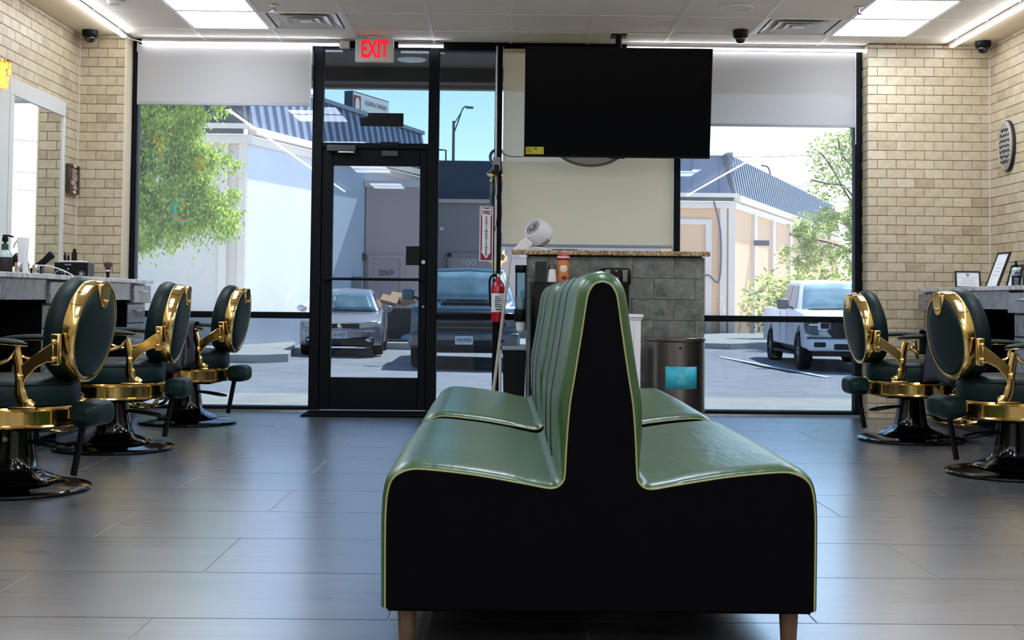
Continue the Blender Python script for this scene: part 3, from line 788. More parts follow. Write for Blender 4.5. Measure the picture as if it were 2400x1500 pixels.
def slabwall(name, mat, parent, a, b, z0, z1, out, th=.2):
    a, b, out = Vector((*a, 0)), Vector((*b, 0)), Vector((*out, 0)).normalized()
    q = [a+Vector((0, 0, z0)), b+Vector((0, 0, z0)), b+Vector((0, 0, z1)), a+Vector((0, 0, z1))]
    return obj(name, _slab(q, out, th), mat, parent, sharp=0)
def _slab(q, out, th):
    bm = B(); loft(bm, [q, [p-out*th for p in q]]); return bm
def buildings():
    # left warehouse: a front towards us and a long side running away to the right
    A, C0, E = (-22, 30), (-5.82, 30), (-2.25, 40.4)
    fo, so = (0, -1), (10.4, -3.57)
    w = thing('warehouse', 'white warehouse with ribbed metal roof edge behind the feathery tree', 'building', (-5.8, 30, -.4))
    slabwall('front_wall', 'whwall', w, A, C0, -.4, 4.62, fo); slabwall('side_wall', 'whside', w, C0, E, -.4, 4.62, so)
    for x in (-6.35, -5.92, -9.6, -13): obj('pilaster', bx(B(), x-.09, x+.09, 29.9, 30.0, -.4, 4.5), 'trimpale', w)
    box('eave_trim', 'trimpale', w, -22, -5.70, 29.82, 30.02, 4.42, 4.62)
    box('gutter', 'roofdark', w, -22, -5.9, 29.72, 29.9, 4.64, 4.74); box('gutter_edge', 'trimpale', w, -22, -5.72, 29.7, 29.84, 4.74, 4.86)
    s = Vector((*so, 0)).normalized(); d = (Vector((*E, 0))-Vector((*C0, 0)))
    for z0, z1, o, m, nm in ((4.42, 4.60, .08, 'trimpale', 'eave_trim'), (4.64, 4.80, .22, 'trimpale', 'gutter')):
        a, b = Vector((*C0, 0))+s*o, Vector((*E, 0))+s*o
        q = [a+Vector((0, 0, z0)), b+Vector((0, 0, z0)), b+Vector((0, 0, z1)), a+Vector((0, 0, z1))]
        obj(nm, _slab(q, s, o+.02), m, w, sharp=0)
    ribbed_roof(w, (-22, 30.0), (-5.82, 30.0), 4.78, 6.05, fo, 40, .10, 'roofdark')
    ribbed_roof(w, C0, E, 4.78, 6.05, so, 26, .20)
    # conduit and meter boxes low on the side wall
    for t_, z0, z1 in ((.52, 0.6, 1.5), (.60, .9, 1.25)):
        p = Vector((*C0, 0))+d*t_+s*.1; obj('meter_box', bx(B(), p.x-.12, p.x+.12, p.y-.1, p.y+.1, z0, z1), 'grey', w)
    # annex with door 2069
    an = thing('annex_building', 'mauve grey low building with a numbered door beyond the sedan', 'building', (-3, 36, -.3))
    bm = B(); prism(bm, [(-3.72, 36), (-1.95, 36), (-1.95, 38.6), (-2.8, 38.6)], lambda x, y: (x, y, -.4), lambda x, y: (x, y, 4.06)); obj('wall', bm, 'annex', an, sharp=0); box('parapet', 'trimpale', an, -3.76, -1.93, 35.92, 36.0, 3.98, 4.16)
    dr = box('door', 'annexdoor', an, -3.54, -2.74, 35.93, 36.0, -.1, 2.02); 
    for q in ((-3.62, -3.54, -.1, 2.10), (-2.74, -2.66, -.1, 2.10), (-3.54, -2.74, 2.02, 2.10)): box('door_frame', 'annex', an, q[0], q[1], 35.9, 36.0, q[2], q[3])
    text('door_number', '2069', .21, 'ink', dr, facing(-3.14, 35.925, 1.62), sx=1.0)
    for k in range(9): obj('door_lettering', bx(B(), -3.47+k*.075, -3.47+k*.075+(.05 if k % 3 else .025), 35.918, 35.93, 1.40, 1.47), 'ink', dr)
    box('wall_light', 'darkgrey', an, -3.84, -3.70, 35.9, 36.0, 1.95, 2.15); box('side_box', 'darkgrey', an, -4.05, -3.9, 35.85, 35.99, 1.25, 1.45)
    # blue fascia building
    bl = thing('blue_fascia_building', 'grey building with dark blue roof band beyond the pickup', 'building', (0, 40, -.3))
    box('wall', 'greywall', bl, -2.2, 4.9, 40, 46, -.4, 3.9); box('fascia', 'bluefascia', bl, -2.4, 5.0, 39.6, 40.0, 3.98, 5.12); box('roof_ledge', 'trimpale', bl, -2.3, 4.95, 39.75, 40.0, 3.86, 3.97)
    box('roof', 'bluefascia', bl, -2.3, 4.95, 40, 46, 4.9, 5.1)
    dr = box('dock_door', 'annexdoor', bl, -1.5, 1.0, 39.9, 40.0, -.4, 2.2)
    for q in ((-1.62, -1.5, 2.32), (1.0, 1.12, 2.32)): box('door_frame', 'greywall', bl, q[0], q[1], 39.86, 40, -.4, q[2])
    box('door_header', 'greywall', bl, -1.62, 1.12, 39.86, 40, 2.2, 2.32)
    text('door_number', '100', .26, 'paper', dr, facing(-1.0, 39.89, 2.04), sx=1.3)
    obj('wall_camera', cyl(B(), (-1.80, 40, 3.08), (-1.80, 39.7, 3.05), .06), 'paper', bl)
    bm = B(); tube(bm, [(-1.72, 40.2, 5.1), (-1.72, 40.2, 5.5), (-2.0, 40.2, 5.52)], .03, 6); obj('roof_pipe', bm, 'polegrey', bl)
    # peach warehouse
    A, C0, E = (3.6, 48), (8.55, 48), (18.9, 73)
    fo, so = (0, -1), (25, -10.35)
    w = thing('peach_warehouse', 'peach warehouse with ribbed metal roof edge behind the white truck', 'building', (8.5, 48, -.3))
    slabwall('front_wall', 'pinkwall', w, A, C0, -.4, 4.6, fo); slabwall('side_wall', 'pinkwall', w, C0, E, -.4, 4.6, so)
    for x in (8.15, 8.46): box('pilaster', 'trimpale', w, x-.12, x+.12, 47.88, 48, -.3, 4.5)
    box('eave_trim', 'trimpale', w, 3.6, 8.6, 47.8, 48, 4.35, 4.6); box('gutter', 'roofdark', w, 3.6, 8.5, 47.7, 47.9, 4.62, 4.75); box('gutter_edge', 'trimpale', w, 3.6, 8.66, 47.66, 47.84, 4.75, 4.9)
    bd = box('bay_door', 'pinkwall', w, 4.2, 7.5, 47.95, 48.0, -.3, 3.75)
    for k in range(6): box('door_groove', 'trimpale', bd, 4.2, 7.5, 47.94, 47.952, .2+k*.55, .215+k*.55)
    for q in ((7.5, 7.72, -.3, 3.95), (4.0, 4.2, -.3, 3.95)): box('door_frame', 'trimpale', w, q[0], q[1], 47.86, 48, q[2], q[3])
    box('door_header', 'trimpale', w, 4.2, 7.5, 47.86, 48, 3.75, 3.95)
    s = Vector((*so, 0)).normalized(); C3, E3 = Vector((*C0, 0)), Vector((*E, 0))
    for z0, z1, o, m, nm in ((4.35, 4.58, .08, 'trimpale', 'eave_trim'), (4.62, 4.85, .25, 'trimpale', 'gutter')):
        q = [C3+s*o+Vector((0, 0, z0)), E3+s*o+Vector((0, 0, z0)), E3+s*o+Vector((0, 0, z1)), C3+s*o+Vector((0, 0, z1))]
        obj(nm, _slab(q, s, o+.02), m, w, sharp=0)
    for t_ in (.13, .27, .42):
        p = C3+(E3-C3)*t_; h = (E3-C3).normalized()*.22
        q = [p-h+Vector((0, 0, -.3)), p+h+Vector((0, 0, -.3)), p+h+Vector((0, 0, 4.4)), p-h+Vector((0, 0, 4.4))]
        obj('downspout', _slab([v+s*.12 for v in q], s, .14), 'trimpale', w, sharp=0)
    p = C3+(E3-C3)*.13+s*.3; obj('wall_light', bx(B(), p.x-.3, p.x+.3, p.y-.15, p.y+.15, 3.15, 3.35), 'polegrey', w)
    obj('cable', tube(B(), bez([(7.75, 47.6, 4.6), (8.0, 47.6, 3.4), (7.95, 47.6, 1.7), (7.5, 47.6, 1.9), (6.9, 47.6, 1.5)], 8), .035, 6), 'polegrey', w)
    ribbed_roof(w, A, C0, 4.85, 6.4, fo, 5, .08, 'roofmetal', .3)
    a, b = Vector((*C0, 0)), Vector((*E, 0)); n = 60; bm = B()
    for i in range(n):
        c0 = a+(b-a)*((i+.5)/n); h = (b-a).normalized()*.08
        loft(bm, [[c0-h+Vector((0, 0, 4.85)), c0+h+Vector((0, 0, 4.85)), c0+h+Vector((0, 0, 6.4))-s*.3, c0-h+Vector((0, 0, 6.4))-s*.3], [p+s*.07 for p in (c0-h+Vector((0, 0, 4.85)), c0+h+Vector((0, 0, 4.85)), c0+h+Vector((0, 0, 6.4))-s*.3, c0-h+Vector((0, 0, 6.4))-s*.3)]])
    o = obj('roof_ribs', bm, 'roofmetal', w, sharp=0); o['kind'] = 'stuff'
    q = [a+Vector((0, 0, 4.85)), b+Vector((0, 0, 4.85)), b+Vector((0, 0, 6.4))-s*.3, a+Vector((0, 0, 6.4))-s*.3]
    obj('roof_sheet', _slab(q, s, .12), 'roofdark', w, sharp=0)
    # wall at the right behind the truck, far
buildings()

def far_things():
    # restaurant sign on the far side of the roof
    a, b = Vector((-6.9, 60, 0)), Vector((-5.5, 63.2, 0)); d = (b-a).normalized(); n = Vector((d.y, -d.x, 0))
    t = thing('billboard', 'white restaurant sign with red emblem rising behind the metal roof', 'sign', a)
    q = [a+Vector((0, 0, 8.9)), b+Vector((0, 0, 8.9)), b+Vector((0, 0, 10.48)), a+Vector((0, 0, 10.48))]
    obj('sign_box', _slab(q, n, .42), 'bluefascia', t, sharp=0)
    m = .05; q2 = [a+d*m+Vector((0, 0, 8.95)), b-d*m+Vector((0, 0, 8.95)), b-d*m+Vector((0, 0, 10.43)), a+d*m+Vector((0, 0, 10.43))]
    fc = obj('sign_face', _slab([p+n*.02 for p in q2], n, .03), 'paper', t, sharp=0)
    L = (b-a).length
    def on(u, z): p = a+d*(L*u)+n*.03; return facing(p.x, p.y, z, n.x, n.y)
    p = a+d*(L*.115)+n*.03
    q3 = [p-d*.32+Vector((0, 0, 9.42)), p+d*.32+Vector((0, 0, 9.42)), p+d*.32+Vector((0, 0, 10.3)), p-d*.32+Vector((0, 0, 10.3))]
    em = obj('emblem', _slab([v+n*.012 for v in q3], n, .012), 'signred', fc, sharp=0, label='red square emblem with a white oval')
    bm = B(); k = 24; ring = [p+d*(.2*math.cos(2*PI*i/k))+Vector((0, 0, 9.86+.36*math.sin(2*PI*i/k)))+n*.02 for i in range(k)]
    loft(bm, [ring, [v-n*.006 for v in ring]]); obj('emblem_oval', bm, 'paper', t, sharp=0)
    text('sign_lettering', 'TAQUERIA & TAMALERIA', .30, 'polegrey', t, on(.62, 10.08), sx=.64)
    text('sign_lettering', 'Nuevo Leon', .62, 'ink', t, on(.60, 9.50), sx=.72)
    obj('post', cyl(B(), (-6.3, 61.7, -.3), (-6.3, 61.7, 8.95), .25), 'polegrey', t)
    # street lamp
    t = thing('street_lamp', 'tall street lamp with curved arm against blue sky beyond the sidelight', 'street lamp', (-2.6, 70, -.3))
    obj('pole', tube(B(), [(-2.58, 70, -.3), (-2.6, 70, 10.5)], [.11, .07], 8), 'polegrey', t)
    obj('arm', tube(B(), bez([(-2.6, 70, 9.8), (-2.35, 70, 10.5), (-2.15, 70, 11.1), (-1.98, 70, 11.28), (-1.8, 70, 11.25)], 6), .04, 6), 'polegrey', t)
    obj('brace', tube(B(), bez([(-2.6, 70, 10.3), (-2.3, 70, 10.8), (-2.12, 70, 11.15)], 6), .03, 6), 'polegrey', t)
    obj('lamp_head', bx(B(), -1.95, -1.55, 69.85, 70.15, 11.18, 11.28), 'polegrey', t, bevel=(.03, 2))
    t = thing('street_lamp', 'tiny distant street lamp beyond the peach warehouse', 'street lamp', (19.6, 95, -.3))
    obj('pole', tube(B(), [(19.6, 95, -.3), (19.6, 95, 10.2)], .08, 6), 'polegrey', t)
    obj('arm', tube(B(), bez([(19.6, 95, 10.2), (19.4, 95, 10.8), (18.9, 95, 10.95)], 6), .07, 6), 'polegrey', t)
    t = thing('utility_pole', 'distant utility pole carrying thin wires beyond the right tree', 'utility pole', (36, 98, -.3))
    obj('pole', cyl(B(), (36, 98, -.3), (36, 98, 13.6), .16, .12), 'bark', t); box('crossarm', 'bark', t, 34.8, 37.2, 97.9, 98.1, 13.0, 13.2)
    for z0, z1 in ((12.0, 12.4), (9.7, 9.95), (8.4, 8.6)):
        obj('wire', tube(B(), bez([(14, 98, z0-.2), (22, 98, z0), (36, 98, z1+.6)], 8), .025, 5), 'polegrey', t)
    # dumpster with cardboard
    t = thing('dumpster', 'dark dumpster by the mauve wall behind the sedan', 'dumpster', (-2.2, 33, -.14))
    bm = B(); loft(bm, [[Vector((x, y, -.1)) for x, y in ((-2.95, 32.6), (-1.4, 32.6), (-1.4, 33.8), (-2.95, 33.8))], [Vector((x, y, .66)) for x, y in ((-3.05, 32.5), (-1.35, 32.5), (-1.35, 33.9), (-3.05, 33.9))]])
    obj('bin', bm, 'dump', t); box('rim', 'dump', t, -3.08, -1.33, 32.46, 32.56, .60, .68)
    for i, (x, y, z, s, r) in enumerate(((-2.78, 32.9, .87, .42, .25), (-2.30, 32.9, .87, .36, -.3), (-1.86, 32.9, .92, .40, .35), (-2.55, 33.5, .92, .5, .12), (-1.95, 33.5, .90, .42, -.4))):
        m = Matrix.Translation((x, y, z)) @ Matrix.Rotation(r, 4, 'Y') @ Matrix.Rotation(.4*r+.2, 4, 'X')
        o = obj('cardboard_box', bx(B(), -s/2, s/2, -.25, .25, -.04-.05*(i % 2), .05+.04*(i % 2), m), 'card', at=(x, y, z), sharp=0)
        tag(o, ('flattened', 'torn', 'crumpled', 'tilted', 'upright')[i] + ' brown cardboard box heaped on the dumpster', 'box', group='cardboard on the dumpster')
    bm = B(); sphere(bm, (-2.1, 32.15, -.04), .32, 14, 9, (1, .5, .35)); o = obj('trash_bag', bm, 'bluebag', at=(-2.1, 32.15, -.14)); tag(o, 'pale blue rubbish bag on the ground before the dumpster', 'bag')
far_things()

# ------------------------------------------------------------------ trees
def leaf_mesh(name, lobes, n, size, droop, parent, mat, seed, clump=0.0):
    """loose leaf blades filling ellipsoid lobes; clump > 0 gathers them into hanging tufts"""
    rnd = random.Random(seed); vs, fs = [], []
    tot = sum(r[0]*r[1]*r[2] for _, r in lobes)
    def inside(lo):
        while True:
            p = Vector((rnd.uniform(-1, 1), rnd.uniform(-1, 1), rnd.uniform(-1, 1)))
            if lo < p.length <= 1: return p
    for c, r in lobes:
        m = int(n*r[0]*r[1]*r[2]/tot); tuft = None; left = 0
        for _ in range(m):
            if clump:
                if left == 0:
                    q = inside(.55); tuft = Vector((c[0]+q.x*r[0], c[1]+q.y*r[1], c[2]+q.z*r[2])); left = 70; k = rnd.uniform(.7, 1.3)*clump
                left -= 1
                p = tuft + Vector((rnd.gauss(0, k*.55), rnd.gauss(0, k*.55), -abs(rnd.gauss(0, k))+k*.5))
            else:
                q = inside(.25); p = Vector((c[0]+q.x*r[0], c[1]+q.y*r[1], c[2]+q.z*r[2]))
            d = Vector((rnd.gauss(0, 1), rnd.gauss(0, 1), rnd.gauss(0, .6)-droop)).normalized()
            s = d.cross(Vector((rnd.gauss(0, 1), rnd.gauss(0, 1), rnd.gauss(0, 1)))).normalized()
            L = size*rnd.uniform(.6, 1.3); w = L*(.20 if clump else .28); b = len(vs)
            vs += [p, p+d*L*.5+s*w, p+d*L, p+d*L*.5-s*w]; fs.append((b, b+1, b+2, b+3))
    me = bpy.data.meshes.new(name); me.from_pydata([tuple(v-OFF[parent.name]) for v in vs], [], fs); me.materials.append(M[mat])
    o = bpy.data.objects.new(name, me); COL.objects.link(o); o.parent = parent; o['kind'] = 'stuff'; return o
def trees():
    t = thing('feathery_tree', 'bright green feathery tree outside the left window', 'tree', (-8.2, 24.5, -.2))
    obj('trunk', tube(B(), bez([(-8.2, 24.5, -.3), (-8.1, 24.5, 1.2), (-7.8, 24.4, 2.6), (-7.6, 24.4, 4.5), (-7.5, 24.4, 6.5)], 5), [.2-.006*i for i in range(21)], 9), 'bark', t)
    for p in (((-8.1, 24.5, 1.3), (-7.2, 24.3, 1.55), (-6.4, 24.1, 1.9), (-5.9, 24, 2.4)), ((-7.8, 24.4, 2.8), (-6.6, 24.2, 3.3), (-5.3, 24, 3.5)), ((-7.6, 24.4, 3.6), (-6.4, 24.2, 4.3), (-5.4, 24, 4.6))):
        obj('branch', tube(B(), bez(p, 5), .045, 6), 'bark', t)
    lobes = [((-6.4, 24, 3.0), (1.0, .9, .75)), ((-5.75, 24, 2.75), (.62, .6, .6)), ((-5.1, 24, 2.45), (.36, .4, .34)), ((-6.5, 24, 2.25), (.75, .7, .5)), ((-5.45, 24, 2.2), (.36, .4, .28)),
             ((-6.3, 24, 4.3), (.85, .8, .6)), ((-5.45, 24, 4.55), (.45, .45, .22)), ((-5.5, 24, 3.5), (.45, .5, .35)), ((-5.05, 24, 3.35), (.22, .3, .16)), ((-7.4, 24.3, 3.6), (.9, .9, 1.5)), ((-6.4, 24, 5.4), (1.4, 1.1, .7)), ((-5.0, 24, 2.75), (.25, .3, .2)), ((-4.95, 23.95, 2.3), (.2, .3, .22)), ((-6.0, 23.9, 3.7), (.6, .6, .5))]
    leaf_mesh('foliage', lobes, 90000, .085, 1.6, t, 'leafA', 3, clump=.14)
    t = thing('loose_tree', 'pale green loosely leaved tree beyond the white truck', 'tree', (10.7, 38, -.3))
    obj('trunk', tube(B(), bez([(10.7, 38, -.4), (10.6, 38, 1.5), (10.5, 38, 3.2), (10.3, 38, 5.0), (10.2, 38, 6.5)], 5), [.18-.006*i for i in range(21)], 8), 'bark', t)
    for p in (((10.5, 38, 3.4), (10.0, 38, 4.2), (9.6, 38, 4.9), (9.3, 38, 5.3)), ((10.4, 38, 3.8), (10.0, 38, 4.3), (9.5, 38, 4.4), (9.0, 38, 4.5)), ((10.55, 38, 2.2), (9.8, 38, 2.6), (8.9, 38, 2.8), (8.4, 38, 2.9)), ((10.3, 38, 4.8), (9.9, 38, 5.3), (9.8, 38, 5.8))):
        obj('branch', tube(B(), bez(p, 5), .03, 6), 'bark', t)
    leaf_mesh('foliage', [((9.7, 38, 5.2), (.85, .7, .75)), ((9.5, 38, 4.3), (.6, .6, .45)), ((10.6, 38, 5.3), (.9, .7, 1.0))], 2200, .13, .3, t, 'leafB', 5)
    leaf_mesh('foliage', [((9.6, 38, 2.7), (1.2, .8, 1.1)), ((8.75, 38, 2.6), (.7, .6, .65)), ((8.9, 38, 3.3), (.45, .5, .35)), ((10.6, 38, 3.0), (.9, .8, 1.1)), ((9.9, 38, 3.6), (.6, .6, .4))], 9000, .12, .5, t, 'leafB', 6, clump=.16)
    t = thing('roadside_bush', 'low green hedge just behind the white truck', 'bush', (10, 40, -.3))
    leaf_mesh('foliage', [((9.6, 41, .9), (2.2, .8, 1.2)), ((12.5, 41, 1.2), (2.2, .8, 1.6))], 5000, .2, .2, t, 'leafB', 8)
    obj('stem', tube(B(), [(10, 41, -.35), (10, 41, .8)], .05, 6), 'bark', t)
trees()

# ------------------------------------------------------------------ vehicles (local: front towards -y)
def wheel(parent, x, y, r, w, side):
    m = Matrix.Translation((x, y, r)) @ Matrix.Rotation(PI/2*side, 4, 'Y')
    a = obj('wheel', lathe(B(), [(r*.6, -w/2), (r*.93, -w/2), (r, -w*.32), (r, w*.32), (r*.93, w/2), (r*.62, w/2), (r*.6, w*.2)], 28, mat=m), 'tyre', parent)
    bm = B(); lathe(bm, [(r*.02, w*.18), (r*.62, w*.22), (r*.64, w*.46), (r*.58, w*.44), (r*.56, w*.26), (r*.02, w*.24)], 24, mat=m); obj('rim', bm, 'rim', a)
    bm = B()
    for k in range(6):
        q = m @ Matrix.Rotation(k*PI/3, 4, 'Z'); bx(bm, r*.08, r*.58, -r*.07, r*.07, w*.24, w*.42, q)
    lathe(bm, [(.001, w*.44), (r*.14, w*.42), (r*.14, w*.2)], 12, mat=m); obj('spokes', bm, 'rim', a)
def profile(front, top, back, arches, zb):
    """closed side outline (y,z): along the top from front to back, then the underside with wheel arches"""
    pts = front + top + back
    for (yc, r) in sorted(arches, reverse=True):
        for k in range(9):
            a = PI*k/8; pts.append((yc+r*math.cos(a), zb+r*math.sin(a)*1.0))
    return pts
def body(parent, prof, W, mat, nose, tail, tuck, name='body', n=8):
    bm = B(); ymin = min(p[0] for p in prof); ymax = max(p[0] for p in prof); rings = []
    for i in range(n+1):
        t = -1+2*i/n; ring = []
        for y, z in prof:
            wy = 0
            if y < ymin+.9: wy = nose*(1-(y-ymin)/.9)
            elif y > ymax-.6: wy = -tail*(1-(ymax-y)/.6)
            k = tuck*max(0, (z-.75))
            ring.append(Vector((t*W/2*(1-k), y+wy*t*t*abs(t), z)))
        rings.append(ring)
    loft(bm, rings); return obj(name, bm, mat, parent, bevel=(.035, 2), sharp=30)
def cabin(parent, pts, wb, wt, mat, glassf='autoglass', glasss='sideglass', split=.5):
    """pts: four (y,z): front bottom, front top, rear top, rear bottom"""
    (fy, fz), (ty, tz), (ry, rz), (by, bz) = pts
    L = [Vector((s*w/2, y, z)) for s in (-1, 1) for (y, z, w) in ((fy, fz, wb), (ty, tz, wt), (ry, rz, wt), (by, bz, wb))]
    bm = B(); loft(bm, [L[:4], [Vector((0, p.y-(.10 if k in (0, 1) else -.04), p.z+(.03 if k in (1, 2) else 0))) for k, p in enumerate(L[:4])], L[4:]])
    c = obj('cabin', bm, mat, parent, bevel=(.06, 3), sharp=40)
    def quad(P, u0, u1, v0, v1, o, name, m, seg=1):
        f = lambda u, v: (P[0]*(1-u)+P[1]*u)*(1-v)+(P[3]*(1-u)+P[2]*u)*v
        nn = (P[1]-P[0]).cross(P[3]-P[0]).normalized()*o
        b = B(); q = [f(u0, v0)+nn, f(u1, v0)+nn, f(u1, v1)+nn, f(u0, v1)+nn]; loft(b, [q, [p-nn*.5 for p in q]]); obj(name, b, m, parent, sharp=0)
    # windscreen follows the bowed front in two halves joined in one mesh
    b = B(); n = 8
    def fw(u, v):
        s = -1+2*u; w = (wb*(1-v)+wt*v)/2; y = fy*(1-v)+ty*v; z = fz*(1-v)+tz*v
        return Vector((s*w*.90, y-.10*(1-abs(s))-.018, z+.03*v*(1-abs(s))+.008))
    V = [[b.verts.new(fw(i/n, .06+.82*j/4)) for j in range(5)] for i in range(n+1)]
    for i in range(n):
        for j in range(4): b.faces.new((V[i][j], V[i+1][j], V[i+1][j+1], V[i][j+1]))
    obj('windscreen', b, glassf, parent, solid=.01)
    for s in (0, 1):
        P = L[4*s:4*s+4]; P = [P[0], P[3], P[2], P[1]]
        for u0, u1 in ((.06, split-.02), (split+.02, .92)): quad(P, u0, u1, .12, .84, (.012 if ((P[1]-P[0]).cross(P[3]-P[0])).x*(1 if s else -1) > 0 else -.012), 'side_window', glasss)
    return c
def vehicle(kind, name, label, x, y, rot):
    z = gz(x, y)
    t = thing(name, label, 'car' if kind == 'sedan' else 'truck', (x, y, z), rot, local=True)
    if kind == 'sedan':
        W = 1.70; zb = .22
        prof = profile([(-2.12, .22), (-2.2, .34), (-2.2, .58), (-2.1, .70)], [(-1.75, .80), (-1.0, .92), (-.4, .95), (.9, .97), (1.5, 1.0)], [(2.15, .98), (2.22, .7), (2.15, .25)], [(-1.35, .36), (1.3, .36)], zb)
        body(t, prof, W, 'carsilver', .28, .15, .10)
        cabin(t, [(-1.05, .90), (-.40, 1.38), (.65, 1.41), (1.45, .96)], 1.56, 1.12, 'carsilver')
        for s in (-1, 1):
            for yy in (-1.35, 1.3): wheel(t, s*.76, yy, .31, .2, s)
            bm = B(); loft(bm, [[Vector((s*a, b, c)) for a, b, c in ((.42, -2.20, .58), (.72, -2.06, .60), (.79, -1.92, .73), (.52, -2.11, .73))], [Vector((s*a, b+.12, c)) for a, b, c in ((.42, -2.20, .58), (.72, -2.06, .60), (.79, -1.92, .73), (.52, -2.11, .73))]])
            obj('headlamp', bm, 'lamp', t, bevel=(.015, 2))
            obj('fog_lamp', sphere(B(), (s*.6, -2.19, .34), .06, 10, 8, (1.3, .5, .8)), 'chrome', t)
            mr = obj('mirror', sphere(B(), (s*.93, -.72, .98), .11, 12, 8, (1, .6, .75)), 'carsilver', t)
            obj('door_seam', bx(B(), s*.845-.006, s*.845+.006, -.02, 0, .4, .9), 'carblack', t)
        obj('grille', bx(B(), -.40, .40, -2.205, -2.12, .57, .68), 'carblack', t, bevel=(.02, 2)); obj('grille_trim', bx(B(), -.42, .42, -2.21, -2.14, .675, .695), 'chrome', t)
        obj('badge', lathe(B(), [(.03, 0), (.05, .004), (.05, .012), (.03, .014)], 18, mat=Matrix.Translation((0, -2.21, .625)) @ Matrix.Rotation(PI/2, 4, 'X')), 'chrome', t)
        obj('lower_bumper', bx(B(), -.70, .70, -2.2, -2.05, .20, .40), 'carblack', t, bevel=(.04, 2)); obj('bumper_line', bx(B(), -.72, .72, -2.215, -2.12, .50, .54), 'carsilver', t, bevel=(.015, 2))
        p = obj('licence_plate', bx(B(), -.155, .155, -2.235, -2.22, .37, .52), 'plate', t)
        text('plate_lettering', 'R•1457', .11, 'ink', p, facing(0, -2.237, .44), ext=.001, sx=.75)
        obj('wiper', tube(B(), [(-.6, -1.14, .93), (0, -1.2, .95), (.62, -1.14, .93)], .014, 5), 'carblack', t)
    else:
        white = kind == 'white'
        W = 1.98; zb = .48 if white else .45; paint = 'carwhite' if white else 'cargreen'
        prof = profile([(-2.72, .46), (-2.8, .60), (-2.8, .98), (-2.72, 1.14)], [(-2.3, 1.19), (-1.35, 1.26), (-.6, 1.25), (.9, 1.28), (2.8, 1.30)], [(2.86, .9), (2.8, .5)], [(-1.82, .46), (1.75, .46)], zb)
        body(t, prof, W, paint, .22, .05, .06)
        cabin(t, [(-1.42, 1.22), (-.78, 1.86), (.55, 1.90), (.95, 1.26)], 1.84, 1.46, paint, split=.48)
        box('bed_cavity', 'carblack', t, -.85, .85, 1.0, 2.75, 1.28, 1.305)
        for s in (-1, 1):
            for yy in (-1.82, 1.75): wheel(t, s*.87, yy, .40, .26, s)
            mr = obj('mirror', bx(B(), s*1.15-.12, s*1.15+.12, -1.0, -.86, 1.26, 1.48), 'darkgrey' if white else paint, t, bevel=(.04, 3)); obj('mirror_arm', tube(B(), [(s*.92, -.95, 1.28), (s*1.08, -.93, 1.33)], .03, 6), 'carblack', t)
            for yy in (-.05, .75): obj('door_handle', bx(B(), s*1.0-.015, s*1.0+.015, yy, yy+.16, 1.02, 1.06), 'carblack', t, bevel=(.008, 1))
            for yy in (-.5, .32): obj('door_seam', bx(B(), s*.99-.006, s*.99+.006, yy-.006, yy+.006, .55, 1.22), 'grey', t)
            obj('running_board', bx(B(), s*.93-.08, s*.93+.08, -1.2, 1.2, .30, .35), 'carblack', t, bevel=(.02, 2))
        box('underbody', 'carblack', t, -.8, .8, -2.4, 2.6, .3, .5)
        if white:
            bm = B(); prism(bm, [(-.56, .82), (-.46, .70), (.46, .70), (.56, .82), (.56, 1.06), (.50, 1.12), (-.50, 1.12), (-.56, 1.06)], lambda a, b: (a, -2.83, b), lambda a, b: (a, -2.74, b)); g = obj('grille', bm, 'carblack', t)
            for s in (-1, 1):
                obj('grille_bar', bx(B(), s*.62-.14, s*.62+.14, -2.83, -2.72, .84, 1.04), 'carwhite', t, bevel=(.02, 2)); obj('grille_insert', bx(B(), s*.62-.09, s*.62+.09, -2.84, -2.8, .87, 1.0), 'carblack', t, bevel=(.015, 1))
                bm = B(); q = [Vector((s*a, b, c)) for a, b, c in ((.74, -2.80, .74), (.98, -2.68, .78), (1.0, -2.60, 1.12), (.76, -2.78, 1.12))]; loft(bm, [q, [p+Vector((0, .1, 0)) for p in q]]); obj('headlamp', bm, 'lampdark', t, bevel=(.02, 2))
                obj('headlamp_trim', bx(B(), s*.84-.10, s*.84+.10, -2.81, -2.68, .93, .97), 'chrome', t, bevel=(.01, 1))
                obj('fog_lamp', bx(B(), s*.72-.12, s*.72+.12, -2.86, -2.78, .50, .60), 'carblack', t, bevel=(.02, 1))
            obj('bumper', bx(B(), -.95, .95, -2.84, -2.55, .42, .68), 'carwhite', t, bevel=(.06, 3)); obj('bumper_insert', bx(B(), -.45, .45, -2.86, -2.8, .45, .58), 'carblack', t, bevel=(.03, 1))
            obj('bumper_groove', bx(B(), -.95, .95, -2.82, -2.6, .675, .695), 'carblack', t)
        else:
            obj('grille', bx(B(), -.72, .72, -2.83, -2.74, .70, 1.06), 'carblack', t, bevel=(.03, 2))
            for zz in (.76, .86, .97): obj('grille_bar', bx(B(), -.74, .74, -2.85, -2.80, zz, zz+.025), 'chrome' if zz == .97 else 'rim', t, bevel=(.008, 1))
            obj('badge', lathe(B(), [(.03, 0), (.055, .006), (.03, .014)], 5, mat=Matrix.Translation((0, -2.86, .98)) @ Matrix.Rotation(PI/2, 4, 'X')), 'chrome', t)
            for s in (-1, 1):
                bm = B(); q = [Vector((s*a, b, c)) for a, b, c in ((.72, -2.82, .76), (.97, -2.70, .78), (.97, -2.66, 1.02), (.74, -2.80, 1.05))]; loft(bm, [q, [p+Vector((0, .1, 0)) for p in q]]); obj('headlamp', bm, 'lampdark', t, bevel=(.02, 2))
                obj('fog_lamp', bx(B(), s*.66-.07, s*.66+.07, -2.88, -2.8, .50, .58), 'lamp', t, bevel=(.02, 1))
